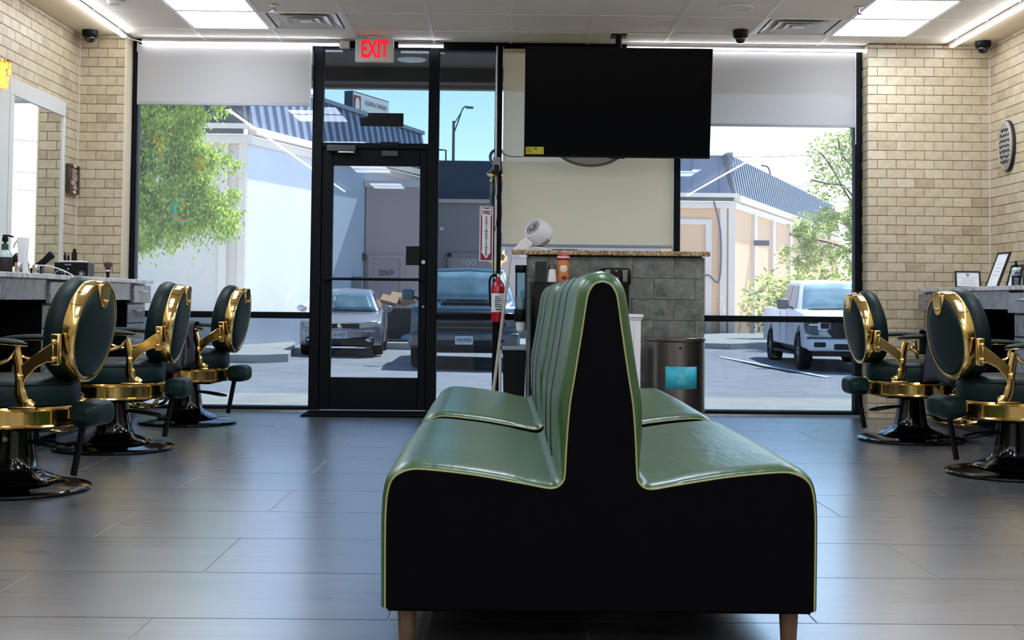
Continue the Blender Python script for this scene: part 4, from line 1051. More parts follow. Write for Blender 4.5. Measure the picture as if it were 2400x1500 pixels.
            obj('bumper', bx(B(), -1.0, 1.0, -2.88, -2.62, .40, .68), 'rim', t, bevel=(.06, 3)); obj('bumper_step', bx(B(), -.5, .5, -2.895, -2.8, .42, .55), 'carblack', t, bevel=(.02, 1))
            sc = obj('hood_scoop', bx(B(), -.46, .46, -2.4, -1.6, 1.20, 1.30), 'cargreen', t, bevel=(.04, 3)); obj('scoop_opening', bx(B(), -.36, .36, -2.415, -2.38, 1.235, 1.27), 'carblack', t)
            p = obj('licence_plate', bx(B(), -.16, .16, -2.92, -2.895, .47, .62), 'plate', t, bevel=None)
            text('plate_lettering', 'SWJ•8783', .10, 'ink', p, facing(0, -2.923, .545), ext=.001, sx=.66)
        obj('wiper', tube(B(), [(-.7, -1.5, 1.255), (0, -1.58, 1.275), (.7, -1.5, 1.255)], .016, 5), 'carblack', t)
vehicle('sedan', 'parked_sedan', 'grey sedan parked beyond the glass door', -3.43, 29.4, math.radians(3))
vehicle('pickup', 'dark_pickup', 'dark teal pickup truck parked beyond the sidelight', -.64, 26.4, 0)
vehicle('white', 'white_pickup', 'white pickup truck parked beyond the right window', 7.32, 29.3, math.radians(-2.5))
# ------------------------------------------------------------------ double sided waiting bench
HALF = [(.537, .12), (.539, .30), (.538, .37), (.533, .415), (.520, .445), (.487, .464), (.44, .467), (.315, .454), (.19, .433), (.135, .423), (.114, .424), (.100, .433), (.092, .448), (.090, .482),
        (.087, .545), (.080, .632), (.067, .714), (.050, .826), (.040, .895), (.033, .918), (.020, .935), (.0, .942)]
_h = bez([Vector((x, z, 0)) for x, z in HALF], 4)
HALF = [(max(0.0, v.x), v.y) for v in _h]
def bench_profile(cx, o_seat, o_back):
    h = HALF; out = []
    for i, (x, z) in enumerate(h):
        a, b = h[max(i-1, 0)], h[min(i+1, len(h)-1)]
        dx, dz = b[0]-a[0], b[1]-a[1]; l = math.hypot(dx, dz); nx, nz = dz/l, -dx/l
        if i == len(h)-1: nx, nz = 0, 1
        if i == 0: nx, nz = 1, 0
        t = min(1, max(0, (z-.47)/.15)); o = o_seat*(1-t)+o_back*t
        if x < .2 and z < .47: o = o_seat*.8
        out.append((x+nx*o, z+nz*o))
    r = [(cx+x, z) for x, z in out]; l = [(cx-x, z) for x, z in reversed(out[:-1])]
    return r+l
def bench(label, cx, y0, y1, seams, dz=0):
    t = thing('waiting_bench', label, 'bench', (cx, (y0+y1)/2, 0), group='green back-to-back bench segments')
    prof = lambda y, a, b: [Vector((x, y, z)) for x, z in bench_profile(cx, a, b)]
    bm = B(); loft(bm, [prof(y0+.004, .000, .000), prof(y0+.012, .007, .014), prof(y0+.03, .012, .024), prof(y0+.07, .015, .027), prof((y0+y1)/2, .018, .028), prof(y1-.07, .015, .027), prof(y1-.03, .012, .024), prof(y1-.012, .007, .014), prof(y1-.004, 0, 0)])
    up = obj('upholstery', bm, 'green', t, sharp=50)
    for y in seams:
        pts = [Vector((x, y, z)) for x, z in bench_profile(cx, .018, .0275) if z > .45 and abs(x-cx) < .135]
        obj('seam', tube(B(), pts, .0026, 5), 'seam', up)
    for y, s in ((y0, -1), (y1, 1)):
        bm = B(); a = prof(y-s*.006, -.004, -.004); b = [p+Vector((0, s*.010, 0)) for p in a]; loft(bm, [a, b] if s > 0 else [b, a])
        obj('end_panel', bm, 'blackvinyl', t, sharp=40)
        pts = [Vector((x, y+s*.002, z)) for x, z in bench_profile(cx, -.001, -.001)]
        obj('piping', tube(B(), pts, .0023, 6), 'piping', t)
    box('base', 'blackvinyl', t, cx-.53, cx+.53, y0+.01, y1-.01, .112, .122)
    for x in (cx-.485, cx+.485):
        for y in (y0+.06, y1-.06):
            obj('leg', loft_leg(x, y), 'oak', t)
def loft_leg(x, y):
    bm = B(); lathe(bm, [(.017, 0), (.019, .004), (.025, .112)], 16, (x, y, 0)); return bm
bench('green vinyl back-to-back bench nearest the camera with black end panel', .257, 3.30, 4.60, (3.74, 4.12))
bench('green vinyl back-to-back bench segment further away toward the door', .257, 4.80, 6.30, (5.3, 5.8))

# ------------------------------------------------------------------ barber chairs (local: sitter faces -x, back at +x)
def make_chair():
    t = thing('barber_chair', 'x', 'chair', (0, 0, 0), 0, 'vintage barber chairs', local=True)
    bp = obj('base_plate', lathe(B(), [(.001, 0), (.33, 0), (.342, .008), (.338, .02), (.31, .027), (.22, .034), (.18, .042), (.16, .045), (.001, .045)], 48), 'chromeblack', t)
    obj('base_rim', lathe(B(), [(.336, .006), (.345, .007), (.346, .016), (.337, .021)], 48), 'blackgloss', bp)
    # column: rounded square that flares to the foot
    rings = []
    for w, z in ((.20, .042), (.185, .055), (.15, .07), (.115, .085), (.098, .11), (.09, .16), (.08, .24), (.074, .305), (.06, .31)):
        ring = []
        for k in range(32):
            a = 2*PI*k/32; c, s = math.cos(a), math.sin(a); r = (abs(c)**4+abs(s)**4)**-.25
            ring.append(Vector((w*c*min(r, 1.09), w*s*min(r, 1.09), z)))
        rings.append(ring)
    bm = B(); loft(bm, rings); cl = obj('column', bm, 'blackgloss', t, sharp=50)
    obj('column_bolt', cyl(B(), (0, -.088, .24), (0, -.078, .24), .012), 'chrome', cl)
    box('under_plate', 'black', t, -.16, .20, -.15, .15, .285, .305)
    obj('piston', cyl(B(), (0, 0, .29), (0, 0, .32), .03), 'chrome', t)
    sk = obj('seat_skirt', lathe(B(), [(.255, .302), (.289, .303), (.293, .308), (.289, .314), (.281, .317), (.281, .376), (.290, .380), (.296, .387), (.292, .395), (.255, .397)], 56), 'gold', t)
    for a in (-.5, -1.57, -2.6, .5, 1.57, 2.6):
        m = Matrix.Rotation(a, 4, 'Z'); bm = B(); bx(bm, .279, .287, -.012, .012, .314, .380, m); obj('skirt_rib', bm, 'gold', sk)
    se = obj('seat_cushion', lathe(B(), [(.001, .393), (.268, .393), (.284, .405), (.288, .43), (.287, .475), (.280, .497), (.262, .513), (.20, .526), (.12, .532), (.001, .534)], 56), 'vinyl', t)
    obj('piping', lathe(B(), [(.281, .492), (.287, .494), (.287, .499), (.279, .500)], 56), 'vinyl', se)
    # oval backrest
    tl = math.radians(9); ce = Vector((.335, 0, .735)); U = Vector((math.sin(tl), 0, math.cos(tl))); N = Vector((math.cos(tl), 0, -math.sin(tl))); Yv = Vector((0, 1, 0))
    hw, hh = .215, .225
    def ov(s, n, k=56): return [ce + Yv*(hw*s*math.cos(2*PI*i/k)) + U*(hh*s*math.sin(2*PI*i/k)) + N*n for i in range(k)]
    def oval(name, prof, mat, par):
        bm = B(); loft(bm, [ov(s, n) for s, n in prof]); return obj(name, bm, mat, par, sharp=40)
    oval('backrest_cushion', [(.99, -.018), (1.04, -.035), (1.06, -.06), (1.05, -.085), (.98, -.107), (.82, -.121), (.4, -.128), (.01, -.129)], 'vinyl', t)
    bb = oval('backrest_band', [(.98, -.022), (1.035, -.020), (1.045, -.014), (1.045, .036), (1.03, .043), (.99, .045), (.93, .041), (.92, .03), (.95, -.02)], 'gold', t)
    oval('backrest_panel', [(.93, .030), (.915, .040), (.85, .049), (.6, .058), (.3, .062), (.01, .063)], 'vinyl', t)
    # band joints, top tab and screw
    for a in (.55, .85, 1.15, 2.0, 2.3, 2.6):
        p = ce + Yv*(hw*1.047*math.cos(a)) + U*(hh*1.047*math.sin(a)); bm = B()
        tube(bm, [p+N*(-.014), p+N*.036], .0012, 5); obj('band_joint', bm, 'black', bb)
    poly = [(-.060, .216), (-.050, .155), (-.028, .120), (0, .110), (.028, .120), (.050, .155), (.060, .216), (.035, .230), (0, .236), (-.035, .230)]
    bm = B(); prism(bm, poly, lambda a, b: ce+Yv*a+U*b+N*.040, lambda a, b: ce+Yv*a*.9+U*b+N*(.058+.12*max(0, .2-b))); tb = obj('top_tab', bm, 'gold', t, bevel=(.004, 2))
    obj('tab_screw', sphere(B(), ce+U*.145+N*.067, .011, 12, 8), 'gold', tb)
    # arms on both sides
    for s in (-1, 1):
        y = s*.262
        bm = B(); poly = [(.135, .545), (.155, .585), (.20, .622), (.262, .665), (.30, .69), (.305, .60), (.27, .598), (.225, .575), (.185, .535), (.165, .50), (.15, .495)]
        prism(bm, poly, lambda a, b: (a, y-.007, b), lambda a, b: (a, y+.007, b)); ar = obj('back_bracket', bm, 'gold', t, bevel=(.004, 2))
        bm = B(); yy = s*.236; bx(bm, .285, .325, min(yy, yy+s*.03), max(yy, yy+s*.03), .585, .725); obj('side_plate', bm, 'gold', t, bevel=(.006, 2))
        for z in (.615, .69): obj('bolt', sphere(B(), (.303, y+s*.012, z), .011, 10, 8), 'gold', ar)
        # post from the skirt to the armrest
        bm = B(); tube(bm, bez([(.20, y*.96, .395), (.165, y*.98, .425), (.15, y, .48), (.148, y, .53), (.14, y, .59), (.125, y, .65)], 5), [.034]*4+[.028]*6+[.023]*16, 10, flat=.42, up=(0, 1, 0)); obj('arm_post', bm, 'gold', t)
        obj('post_knuckle', sphere(B(), (.148, y+s*.006, .535), .019, 14, 10, (1, .9, 1)), 'gold', t)
        obj('post_foot', bx(B(), .10, .225, min(y*.92, y*1.06), max(y*.92, y*1.06), .388, .404), 'gold', t, bevel=(.005, 2))
        # front brace
        bm = B(); tube(bm, bez([(-.12, y, .652), (-.10, y, .60), (-.02, y, .58), (.08, y, .60), (.12, y, .64)], 5), .009, 8); obj('arm_brace', bm, 'gold', t)
        bm = B(); tube(bm, bez([(-.13, y*.97, .395), (-.15, y, .46), (-.13, y, .56), (-.12, y, .65)], 5), .012, 8); obj('front_post', bm, 'gold', t)
        rings = []; rg = []
        for i in range(13):
            u = i/12; x = .18-.40*u; w = .036*(max(.02, 1-(2*u-1)**6))**.5*(1.0 if u < .6 else 1-.25*(u-.6)); zc = .668+.012*math.sin(u*PI)
            rings.append([Vector((x, y+w*math.cos(2*PI*k/14), zc+.010+.5*w*math.sin(2*PI*k/14)*(.9 if math.sin(2*PI*k/14) > 0 else .25))) for k in range(14)])
            rg.append([Vector((x, y+w*1.04*math.cos(2*PI*k/14), zc+.001+.007*math.sin(2*PI*k/14))) for k in range(14)])
        bm = B(); loft(bm, rings); ap = obj('armrest', bm, 'vinyl', t)
        bm = B(); loft(bm, rg); obj('armrest_plate', bm, 'gold', ap)
    # bolster (stowed headrest) behind the seat, with its flat bar
    rings = []
    for i in range(11):
        u = -1+2*i/10; k = (1-abs(u)**6)**.5 if abs(u) < 1 else .35; k = max(k, .4)
        ring = []
        for q in range(20):
            a = 2*PI*q/20; c, s = math.cos(a), math.sin(a); r = (abs(c)**3.5+abs(s)**3.5)**(-1/3.5)
            ring.append(Vector((.37+.066*k*c*r*(1+.1*u*u), .135*u, .358+.058*k*s*r)))
        rings.append(ring)
    bm = B(); loft(bm, rings); hb = obj('headrest', bm, 'vinyl', t)
    box('headrest_mount', 'gold', t, .27, .33, -.05, .05, .335, .375)
    bm = B(); tube(bm, [(.345, -.03, .33), (.322, -.03, .20), (.30, -.03, .075)], .016, 8, flat=.28, up=(0, 1, 0)); obj('headrest_bar', bm, 'black', t)
    # pump lever loop
    bm = B(); tube(bm, bez([(.07, -.03, .225), (.16, -.05, .215), (.25, -.045, .20), (.275, 0, .197), (.25, .045, .20), (.16, .05, .215), (.07, .03, .225)], 6), .0065, 7); obj('pump_lever', bm, 'black', t)
    # foot rest in front
    for y in (-.13, -.10, .10, .13):
        bm = B(); tube(bm, bez([(-.14, y, .305), (-.165, y, .23), (-.19, y, .155), (-.24, y, .118), (-.31, y, .112), (-.375, y, .128), (-.405, y, .165)], 5), .010, 8); obj('footrest_rail', bm, 'gold', t)
    fp = obj('footrest_plate', bx(B(), -.39, -.23, -.15, .15, .108, .120), 'gold', t, bevel=(.004, 1))
    for k in range(5): obj('footrest_slot', bx(B(), -.375+k*.03, -.363+k*.03, -.11, .11, .1185, .122), 'black', fp)
    obj('calf_pad', bx(B(), -.185, -.155, -.095, .095, .165, .285, Matrix.Rotation(0, 4, 'Y')), 'vinyl', t, bevel=(.012, 3))
    bm = B(); lathe(bm, [(.02, 0), (.045, .008), (.05, .02), (.03, .03)], 18, (-.38, 0, .118)); obj('footrest_rosette', bm, 'gold', fp)
    return t
CHAIRS = [(-2.225, 6.064, -6, 'gold and dark green barber chair at the left, nearest the camera'),
          (-2.253, 7.724, 2, 'gold and dark green barber chair at the left, middle of three'),
          (-2.212, 9.363, -4, 'gold and dark green barber chair at the left, nearest the window, with black cape'),
          (2.711, 8.635, 180+2, 'gold and dark green barber chair at the right, beside the brick pier, with navy cape'),
          (2.722, 6.941, 180+6, 'gold and dark green barber chair at the right edge, nearest the camera')]
def chairs():
    p = make_chair()
    for i, (x, y, r, lab) in enumerate(CHAIRS):
        o = p if i == 0 else copy_tree(p)
        o.location = (x, y, 0); o.rotation_euler = (0, 0, math.radians(r)); o['label'] = lab
chairs()
def cape(name, cx, y, z_top, w, drop, mat, label, seed, lean=0.0, spread=.03):
    """cloth hung over an armrest: short fall inside, long fall towards the camera"""
    rnd = random.Random(seed); ph = [rnd.uniform(0, 6.28) for _ in range(4)]
    prof = [(.07, -drop*.45), (.055, -drop*.2), (.05, -.02), (.04, .012), (.0, .022), (-.04, .012), (-.052, -.03), (-.06, -drop*.25), (-.07, -drop*.5), (-.082, -drop*.75), (-.09, -drop)]
    def f(u, v):
        k = v*(len(prof)-1); i = min(int(k), len(prof)-2); t = k-i
        py, pz = [prof[i][q]*(1-t)+prof[i+1][q]*t for q in (0, 1)]
        fall = max(0, -pz)/drop
        wob = fall*(.035*math.sin(u*9+ph[0])+.02*math.sin(u*17+ph[1]))
        x = (u-.5)*w*(1+.25*fall)+lean*fall+.01*math.sin(v*9+ph[2])
        return Vector((cx+x, y+py+wob, z_top+pz*(1+.12*math.sin(u*5+ph[3]))))
    bm = B(); grid(bm, 22, 30, f)
    o = obj(name, bm, mat, at=(cx, y, z_top-drop), sharp=0, solid=.006); 
    for p in o.data.polygons: p.use_smooth = True
    return tag(o, label, 'cape', group='barber capes')
cape('barber_cape', 2.84, 8.365, .712, .27, .34, 'navycloth', 'navy barber cape over the arm of the chair by the brick pier', 3, .02)
cape('barber_cape', -2.20, 9.10, .705, .20, .30, 'navycloth', 'black barber cape over the arm of the left chair nearest the window', 5, -.02)
cape('towel', -2.17, 8.88, .66, .10, .22, 'greycloth', 'shiny grey cloth hanging in front of the black cape', 8, .02)
# ------------------------------------------------------------------ television, exit sign, window-wall fittings
def television():
    c = Vector((.882, 9.93, 2.405)); ti = math.radians(9)
    m = Matrix.Translation(c) @ Matrix.Rotation(ti, 4, 'X')     # top leans towards the camera
    t = thing('television', 'large black flat television hanging from the ceiling before the cream shade', 'television', c)
    W, H = .712, .418
    obj('casing', bx(B(), -W, W, -.005, .045, -H, H, m), 'black', t, bevel=(.004, 2))
    sc = obj('screen', bx(B(), -W+.008, W-.008, -.008, -.004, -H+.016, H-.008, m), 'screen', t)
    obj('rear_bulge', bx(B(), -.4, .4, .045, .08, -.3, .15, m), 'black', t, bevel=(.01, 2))
    lb = obj('energy_label', bx(B(), -W+.012, -W+.15, -.0095, -.0082, -H+.022, -H+.078, m), 'yellow', t, label='yellow energy label at the lower left of the screen')
    for k in range(4): obj('label_print', bx(B(), -W+.018, -W+.05+.012*(k % 2), -.0105, -.0096, -H+.034+k*.011, -H+.037+k*.011, m), 'ink', lb)
    obj('label_print', bx(B(), -W+.075, -W+.10, -.0105, -.0096, -H+.06, -H+.068, m), 'ink', lb)
    obj('bottom_lip', bx(B(), -.06, .06, -.012, 0, -H-.006, -H+.004, m), 'black', t)
    obj('ceiling_pole', cyl(B(), (c.x+.01, c.y+.11, 2.3), (c.x+.01, c.y+.11, ZC), .024), 'black', t)
    obj('ceiling_plate', bx(B(), c.x-.05, c.x+.07, c.y+.04, c.y+.18, ZC-.012, ZC-.001), 'black', t)
    obj('mount_arm', bx(B(), c.x-.1, c.x+.12, c.y+.06, c.y+.13, 2.25, 2.45), 'black', t)
television()
def exit_sign():
    x0, x1, z0, z1, y = -1.150, -.852, 2.738, 2.918, 10.15
    t = thing('exit_sign', 'white exit sign with red letters above the entrance door', 'exit sign', ((x0+x1)/2, y, z0))
    obj('housing', bx(B(), x0, x1, y, y+.045, z0, z1), 'offwhite', t, bevel=(.006, 2))
    obj('mount', bx(B(), -1.06, -.955, y+.008, y+.04, z1-.002, ZC-.001), 'offwhite', t, bevel=(.003, 1))
    text('lettering', 'EXIT', .186, 'exitred', t, facing(-1.0, y-.001, 2.832), ext=.002, sx=.56, bold=.006)
    obj('arrow_knockout', bx(B(), x0+.02, x0+.03, y-.001, y+.001, 2.80, 2.86), 'offwhite', t)
exit_sign()
def fire_sign():
    x0, x1, z0, z1, y = -.170, -.063, 1.202, 1.638, 10.405
    cx = (x0+x1)/2
    t = thing('fire_sign', 'red and white fire extinguisher arrow sign on the sidelight mullion', 'sign', (cx, y, z0))
    obj('board', bx(B(), x0, x1, y, y+.004, z0, z1), 'paper', t)
    obj('red_field', bx(B(), x0+.008, x1-.008, y-.001, y+.001, z0+.008, z1-.008), 'signred', t)
    bm = B(); poly = [(-.040, .205), (0, .196), (.040, .205), (.040, .150), (.033, .140), (.033, -.140), (.040, -.140), (0, -.198), (-.040, -.140), (-.033, -.140), (-.033, .140), (-.040, .150)]
    zc = (z0+z1)/2
    prism(bm, poly, lambda a, b: (cx+a, y-.0022, zc+b), lambda a, b: (cx+a, y-.0008, zc+b)); obj('arrow', bm, 'paper', t, sharp=0)
    text('lettering', 'FIRE', .045, 'ink', t, facing(cx, y-.003, zc+.168), ext=.0006, sx=.78, bold=.0012)
    for k, ch in enumerate('EXTINGUISHER'):
        text('letter', ch, .031, 'ink', t, facing(cx, y-.003, zc+.125-k*.0262), ext=.0006, sx=.95, bold=.0008)
fire_sign()
def mullion_fittings():
    t = thing('conduit', 'thin metal conduit with grey box and black charger on the mullion', 'conduit', (-.03, 10.40, 1.05))
    obj('pipe', cyl(B(), (-.045, 10.398, 2.02), (-.047, 10.398, 2.92), .010), 'alum', t)
    obj('junction_box', bx(B(), -.070, -.008, 10.375, 10.414, 1.925, 2.03), 'grey', t, bevel=(.005, 2))
    obj('charger', bx(B(), -.060, -.022, 10.335, 10.375, 1.885, 1.965), 'black', t, bevel=(.006, 2))
    obj('raceway', bx(B(), -.052, -.034, 10.396, 10.414, 1.06, 1.90), 'offwhite', t)
    obj('wire', tube(B(), bez([(-.04, 10.36, 1.885), (-.045, 10.37, 1.75), (-.028, 10.37, 1.66), (-.036, 10.372, 1.5), (-.06, 10.38, 1.42)], 6), .003, 5), 'black', t)
    o = obj('loose_wire', tube(B(), bez([(.0, 10.36, 2.06), (.06, 10.35, 2.035), (.13, 10.33, 2.03), (.19, 10.2, 2.02), (.22, 10.05, 2.02)], 6), .003, 5), 'black', at=(.1, 10.3, 2.03))
    tag(o, 'thin dark wire running from the mullion to the television', 'wire')
    # extinguisher
    x, y = -.016, 10.325
    t = thing('fire_extinguisher', 'red fire extinguisher hanging on the mullion under the fire sign', 'fire extinguisher', (x, y, .72))
    obj('cylinder', lathe(B(), [(.001, .722), (.048, .722), (.054, .73), (.055, .76), (.055, .985), (.048, 1.02), (.03, 1.045), (.016, 1.06), (.014, 1.075), (.001, 1.075)], 32, (x, y, 0)), 'red', t)
    lb = obj('label_band', lathe(B(), [(.0552, .80), (.0556, .802), (.0556, .945), (.0552, .947)], 32, (x, y, 0)), 'paper', t)
    for k in range(6):
        obj('label_print', bx(B(), x-.026, x+.026-.01*(k % 3), y-.0575, y-.0485, .84+k*.016, .846+k*.016), 'ink', lb)
    for k in range(3): obj('label_symbol', bx(B(), x-.018+k*.016, x-.007+k*.016, y-.0578, y-.050, .815, .826), 'ink', lb)
    obj('valve', lathe(B(), [(.001, 1.072), (.017, 1.072), (.019, 1.085), (.012, 1.1), (.001, 1.1)], 16, (x, y, 0)), 'chrome', t)
    bm = B(); bx(bm, x-.035, x+.03, y-.008, y+.008, 1.095, 1.103); bx(bm, x-.03, x+.05, y-.008, y+.008, 1.112, 1.12); obj('lever', bm, 'black', t)
    obj('gauge', cyl(B(), (x+.004, y-.02, 1.085), (x+.004, y-.03, 1.085), .013), 'alum', t)
    obj('hose', tube(B(), bez([(x-.01, y, 1.085), (x-.05, y-.01, 1.085), (x-.068, y-.01, 1.05), (x-.068, y-.01, .97), (x-.062, y-.01, .84)], 6), .0085, 8), 'black', t)
    obj('inspection_tag', bx(B(), .04, .07, y-.01, y-.007, .985, 1.03), 'paper', t)
    obj('bracket', bx(B(), x-.03, x+.03, y+.05, 10.412, .86, .90), 'black', t)
mullion_fittings()
def barber_pole():
    x, y = -.033, 10.80
    t = thing('barber_pole', 'striped barber pole with glass globe outside behind the mullion', 'barber pole', (x, y, 1.1))
    obj('globe', sphere(B(), (x, y, 2.075), .075, 20, 14), 'pureglass', t)
    obj('top_cap', lathe(B(), [(.03, 2.00), (.05, 1.985), (.062, 1.96), (.085, 1.95), (.092, 1.935), (.08, 1.92), (.05, 1.905), (.066, 1.89), (.066, 1.87)], 28, (x, y, 0)), 'gold', t)
    obj('glass_tube', lathe(B(), [(.064, 1.28), (.064, 1.87)], 28, (x, y, 0)), 'pureglass', t)
    for k, m in enumerate(('redstripe', 'paper', 'bluestripe', 'paper')):
        bm = B(); n = 40; A = []
        for i in range(n+1):
            a = k*PI/2 + i/n*PI*2.6; z = 1.28+.59*i/n
            A.append([Vector((x+.052*math.cos(a+q*PI/2/4), y+.052*math.sin(a+q*PI/2/4), z)) for q in range(5)])
        loft(bm, A, closed=False, caps=False); obj('stripe', bm, m, t, solid=.002)
    obj('bottom_cap', lathe(B(), [(.066, 1.30), (.066, 1.27), (.09, 1.25), (.085, 1.22), (.05, 1.20), (.03, 1.15), (.001, 1.14)], 28, (x, y, 0)), 'gold', t)
    obj('wall_arm', bx(B(), x-.02, x+.02, YG+.06, y-.05, 1.90, 1.94), 'gold', t)
barber_pole()

# ------------------------------------------------------------------ reception counter and coffee corner
def reception():
    x0, x1, yf, yb = .197, 1.484, 9.51, 10.02
    t = thing('reception_counter', 'reception counter clad in grey slate tiles', 'counter', ((x0+x1)/2, (yf+yb)/2, 0))
    box('core', 'slatejoint', t, x0+.012, x1-.012, yf+.012, yb, 0, 1.222)
    rnd = random.Random(4); H = .152; cache = {}
    def tile(w, h, loc, rot=None):
        k = (round(w, 3), round(h, 3))
        if k not in cache:
            bm = bx(B(), -w/2+.0015, w/2-.0015, -.006, .006, -h/2+.0015, h/2-.0015); me = bpy.data.meshes.new('slate_tile'); bm.to_mesh(me); bm.free(); me.materials.append(M['slate']); cache[k] = me
        o = bpy.data.objects.new('slate_tile', cache[k]); COL.objects.link(o); o.parent = t; o.location = Vector(loc)-OFF[t.name]
        if rot: o.rotation_euler = (0, 0, rot)
    r = 0; z = 0.0
    while z < 1.215:
        zb = min(z+H, 1.222); x = x0 - (.155 if r % 2 else 0.0)
        while x < x1:
            a, b = max(x, x0), min(x+.305, x1); x += .305
            if b-a > .02: tile(b-a, zb-z, ((a+b)/2, yf+.006-rnd.random()*.003, (z+zb)/2))
        for side, xx in ((0, x0+.006), (1, x1-.006)):
            y = yf + (.0 if r % 2 else -.15)
            while y < yb:
                a, b = max(y, yf+.013), min(y+.305, yb); y += .305
                if b-a > .02: tile(b-a, zb-z, (xx, (a+b)/2, (z+zb)/2), PI/2)
        z += H; r += 1
    tp = obj('counter_top', bx(B(), .075, 1.514, 9.44, 10.08, 1.224, 1.259), 'granite', at=(.8, 9.76, 1.224), bevel=(.006, 2)); tag(tp, 'speckled brown granite top on the slate reception counter', 'countertop')
    # fan
    t = thing('desk_fan', 'white air circulator fan with dark grille on the granite counter', 'fan', (.25, 9.72, 1.259))
    m = Matrix.Translation((.285, 9.72, 1.395)) @ Vector((-.66, -.58, .48)).to_track_quat('Z', 'Y').to_matrix().to_4x4()
    hd = obj('head', lathe(B(), [(.001, .050), (.066, .052), (.070, .076), (.085, .06), (.098, .02), (.094, -.03), (.075, -.07), (.04, -.09), (.001, -.095)], 32, mat=m), 'white', t)
    obj('grille_ring', lathe(B(), [(.062, .068), (.07, .078), (.078, .076), (.072, .064)], 32, mat=m), 'white', hd)
    obj('grille_back', lathe(B(), [(.001, .056), (.0665, .056), (.0665, .060), (.001, .060)], 28, mat=m), 'black', hd)
    for k in range(16):
        bm = B(); a = k*2*PI/16
        tube(bm, [m @ Vector((.016*math.cos(a), .016*math.sin(a), .080)), m @ Vector((.042*math.cos(a+.25), .042*math.sin(a+.25), .079)), m @ Vector((.068*math.cos(a+.6), .068*math.sin(a+.6), .072))], .0022, 5); obj('grille_blade', bm, 'darkgrey', hd)
    obj('hub', lathe(B(), [(.018, .074), (.018, .084), (.001, .087)], 16, mat=m), 'grey', hd)
    for k in range(7):
        q = m @ Matrix.Rotation(math.radians(-100+k*12), 4, 'Z'); bm = B(); bx(bm, .087, .0945, -.003, .003, -.05, -.02, q); obj('rear_slot', bm, 'black', hd)
    bm = B(); loft(bm, [[Vector(p) for p in ((.085, 9.66, 1.262), (.20, 9.66, 1.262), (.245, 9.66, 1.315), (.185, 9.66, 1.37))], [Vector(p) for p in ((.085, 9.62, 1.262), (.19, 9.62, 1.262), (.235, 9.62, 1.31), (.18, 9.62, 1.362))]]); obj('side_arm', bm, 'white', t, bevel=(.01, 2))
    bm = B(); loft(bm, [[Vector(p) for p in ((.09, 9.78, 1.262), (.20, 9.78, 1.262), (.245, 9.78, 1.315), (.185, 9.78, 1.37))], [Vector(p) for p in ((.09, 9.82, 1.262), (.19, 9.82, 1.262), (.235, 9.82, 1.31), (.18, 9.82, 1.362))]]); obj('side_arm', bm, 'white', t, bevel=(.01, 2))
    obj('foot', bx(B(), .085, .36, 9.62, 9.82, 1.2595, 1.268), 'white', t, bevel=(.003, 1))
    bm = B(); tube(bm, bez([(.20, 9.66, 1.275), (.27, 9.66, 1.285), (.34, 9.66, 1.27)], 5), .006, 6); obj('tilt_rail', bm, 'white', t)
    tag(obj('tablet', bx(B(), .375, .565, 9.62, 9.78, 1.2595, 1.272), 'black', at=(.44, 9.7, 1.2595), bevel=(.003, 1)), 'flat black tablet lying on the granite counter beside the fan', 'tablet')
    # cup dispenser
    x, y = .150, 9.56
    t = thing('cup_dispenser', 'clear tube cup dispenser with white cups on the counter end', 'cup dispenser', (x, y, .65))
    bm = B(); loft(bm, [[Vector((x+.041*math.cos(2*PI*i/28), y+.041*math.sin(2*PI*i/28), z)) for i in range(28)] for z in (.83, 1.135)], caps=False); obj('tube', bm, 'tealglass', t)
    obj('tube_cap', lathe(B(), [(.001, 1.15), (.042, 1.15), (.044, 1.145), (.044, 1.10), (.041, 1.095)], 28, (x, y, 0)), 'black', t)
    for k in range(4): obj('cup_lip', lathe(B(), [(.033, .835+k*.02), (.037, .85+k*.02), (.039, .852+k*.02), (.037, .856+k*.02)], 24, (x, y, 0)), 'white', t)
    obj('stack', lathe(B(), [(.03, .83), (.036, .91), (.001, .91)], 24, (x, y, 0)), 'white', t)
    obj('collar', lathe(B(), [(.046, .740), (.047, .742), (.047, .828), (.046, .83)], 28, (x, y, 0)), 'black', t)
    obj('hanging_cup', lathe(B(), [(.036, .745), (.03, .675), (.024, .668), (.008, .655), (.001, .65)], 24, (x, y, 0)), 'white', t)
    obj('wall_plate', bx(B(), .186, .197, 9.53, 9.59, .68, 1.15), 'darkgrey', t)
    # mini fridge and things on it
    t = thing('mini_fridge', 'tall black fridge in front of the slate counter left of the bench back', 'fridge', (.41, 9.34, 0))
    obj('body', bx(B(), .216, .606, 9.235, 9.49, .01, 1.024), 'black', t, bevel=(.006, 2))
    for z0, z1 in ((.47, 1.02), (.02, .385), (.392, .463)): obj('door', bx(B(), .218, .604, 9.205, 9.232, z0, z1), 'blackgloss', t, bevel=(.005, 2))
    obj('handle', bx(B(), .565, .58, 9.185, 9.203, .6, .9), 'darkgrey', t)
    for z in (.388, .467): obj('trim_line', bx(B(), .219, .603, 9.2035, 9.206, z-.001, z+.001), 'alum', t)
    for xx in (.24, .58): obj('foot', bx(B(), xx-.015, xx+.015, 9.26, 9.29, 0, .011), 'black', t)
    t = thing('straw_box', 'clear box of dark stirrers on the black fridge', 'canister', (.285, 9.3, 1.024))
    obj('shell', bx(B(), .240, .334, 9.25, 9.34, 1.0245, 1.20), 'pureglass', t); obj('contents', bx(B(), .248, .326, 9.258, 9.332, 1.027, 1.17), 'ink', t)
    t = thing('sugar_shaker', 'glass sugar shaker with steel spout on the black fridge', 'shaker', (.366, 9.26, 1.024))
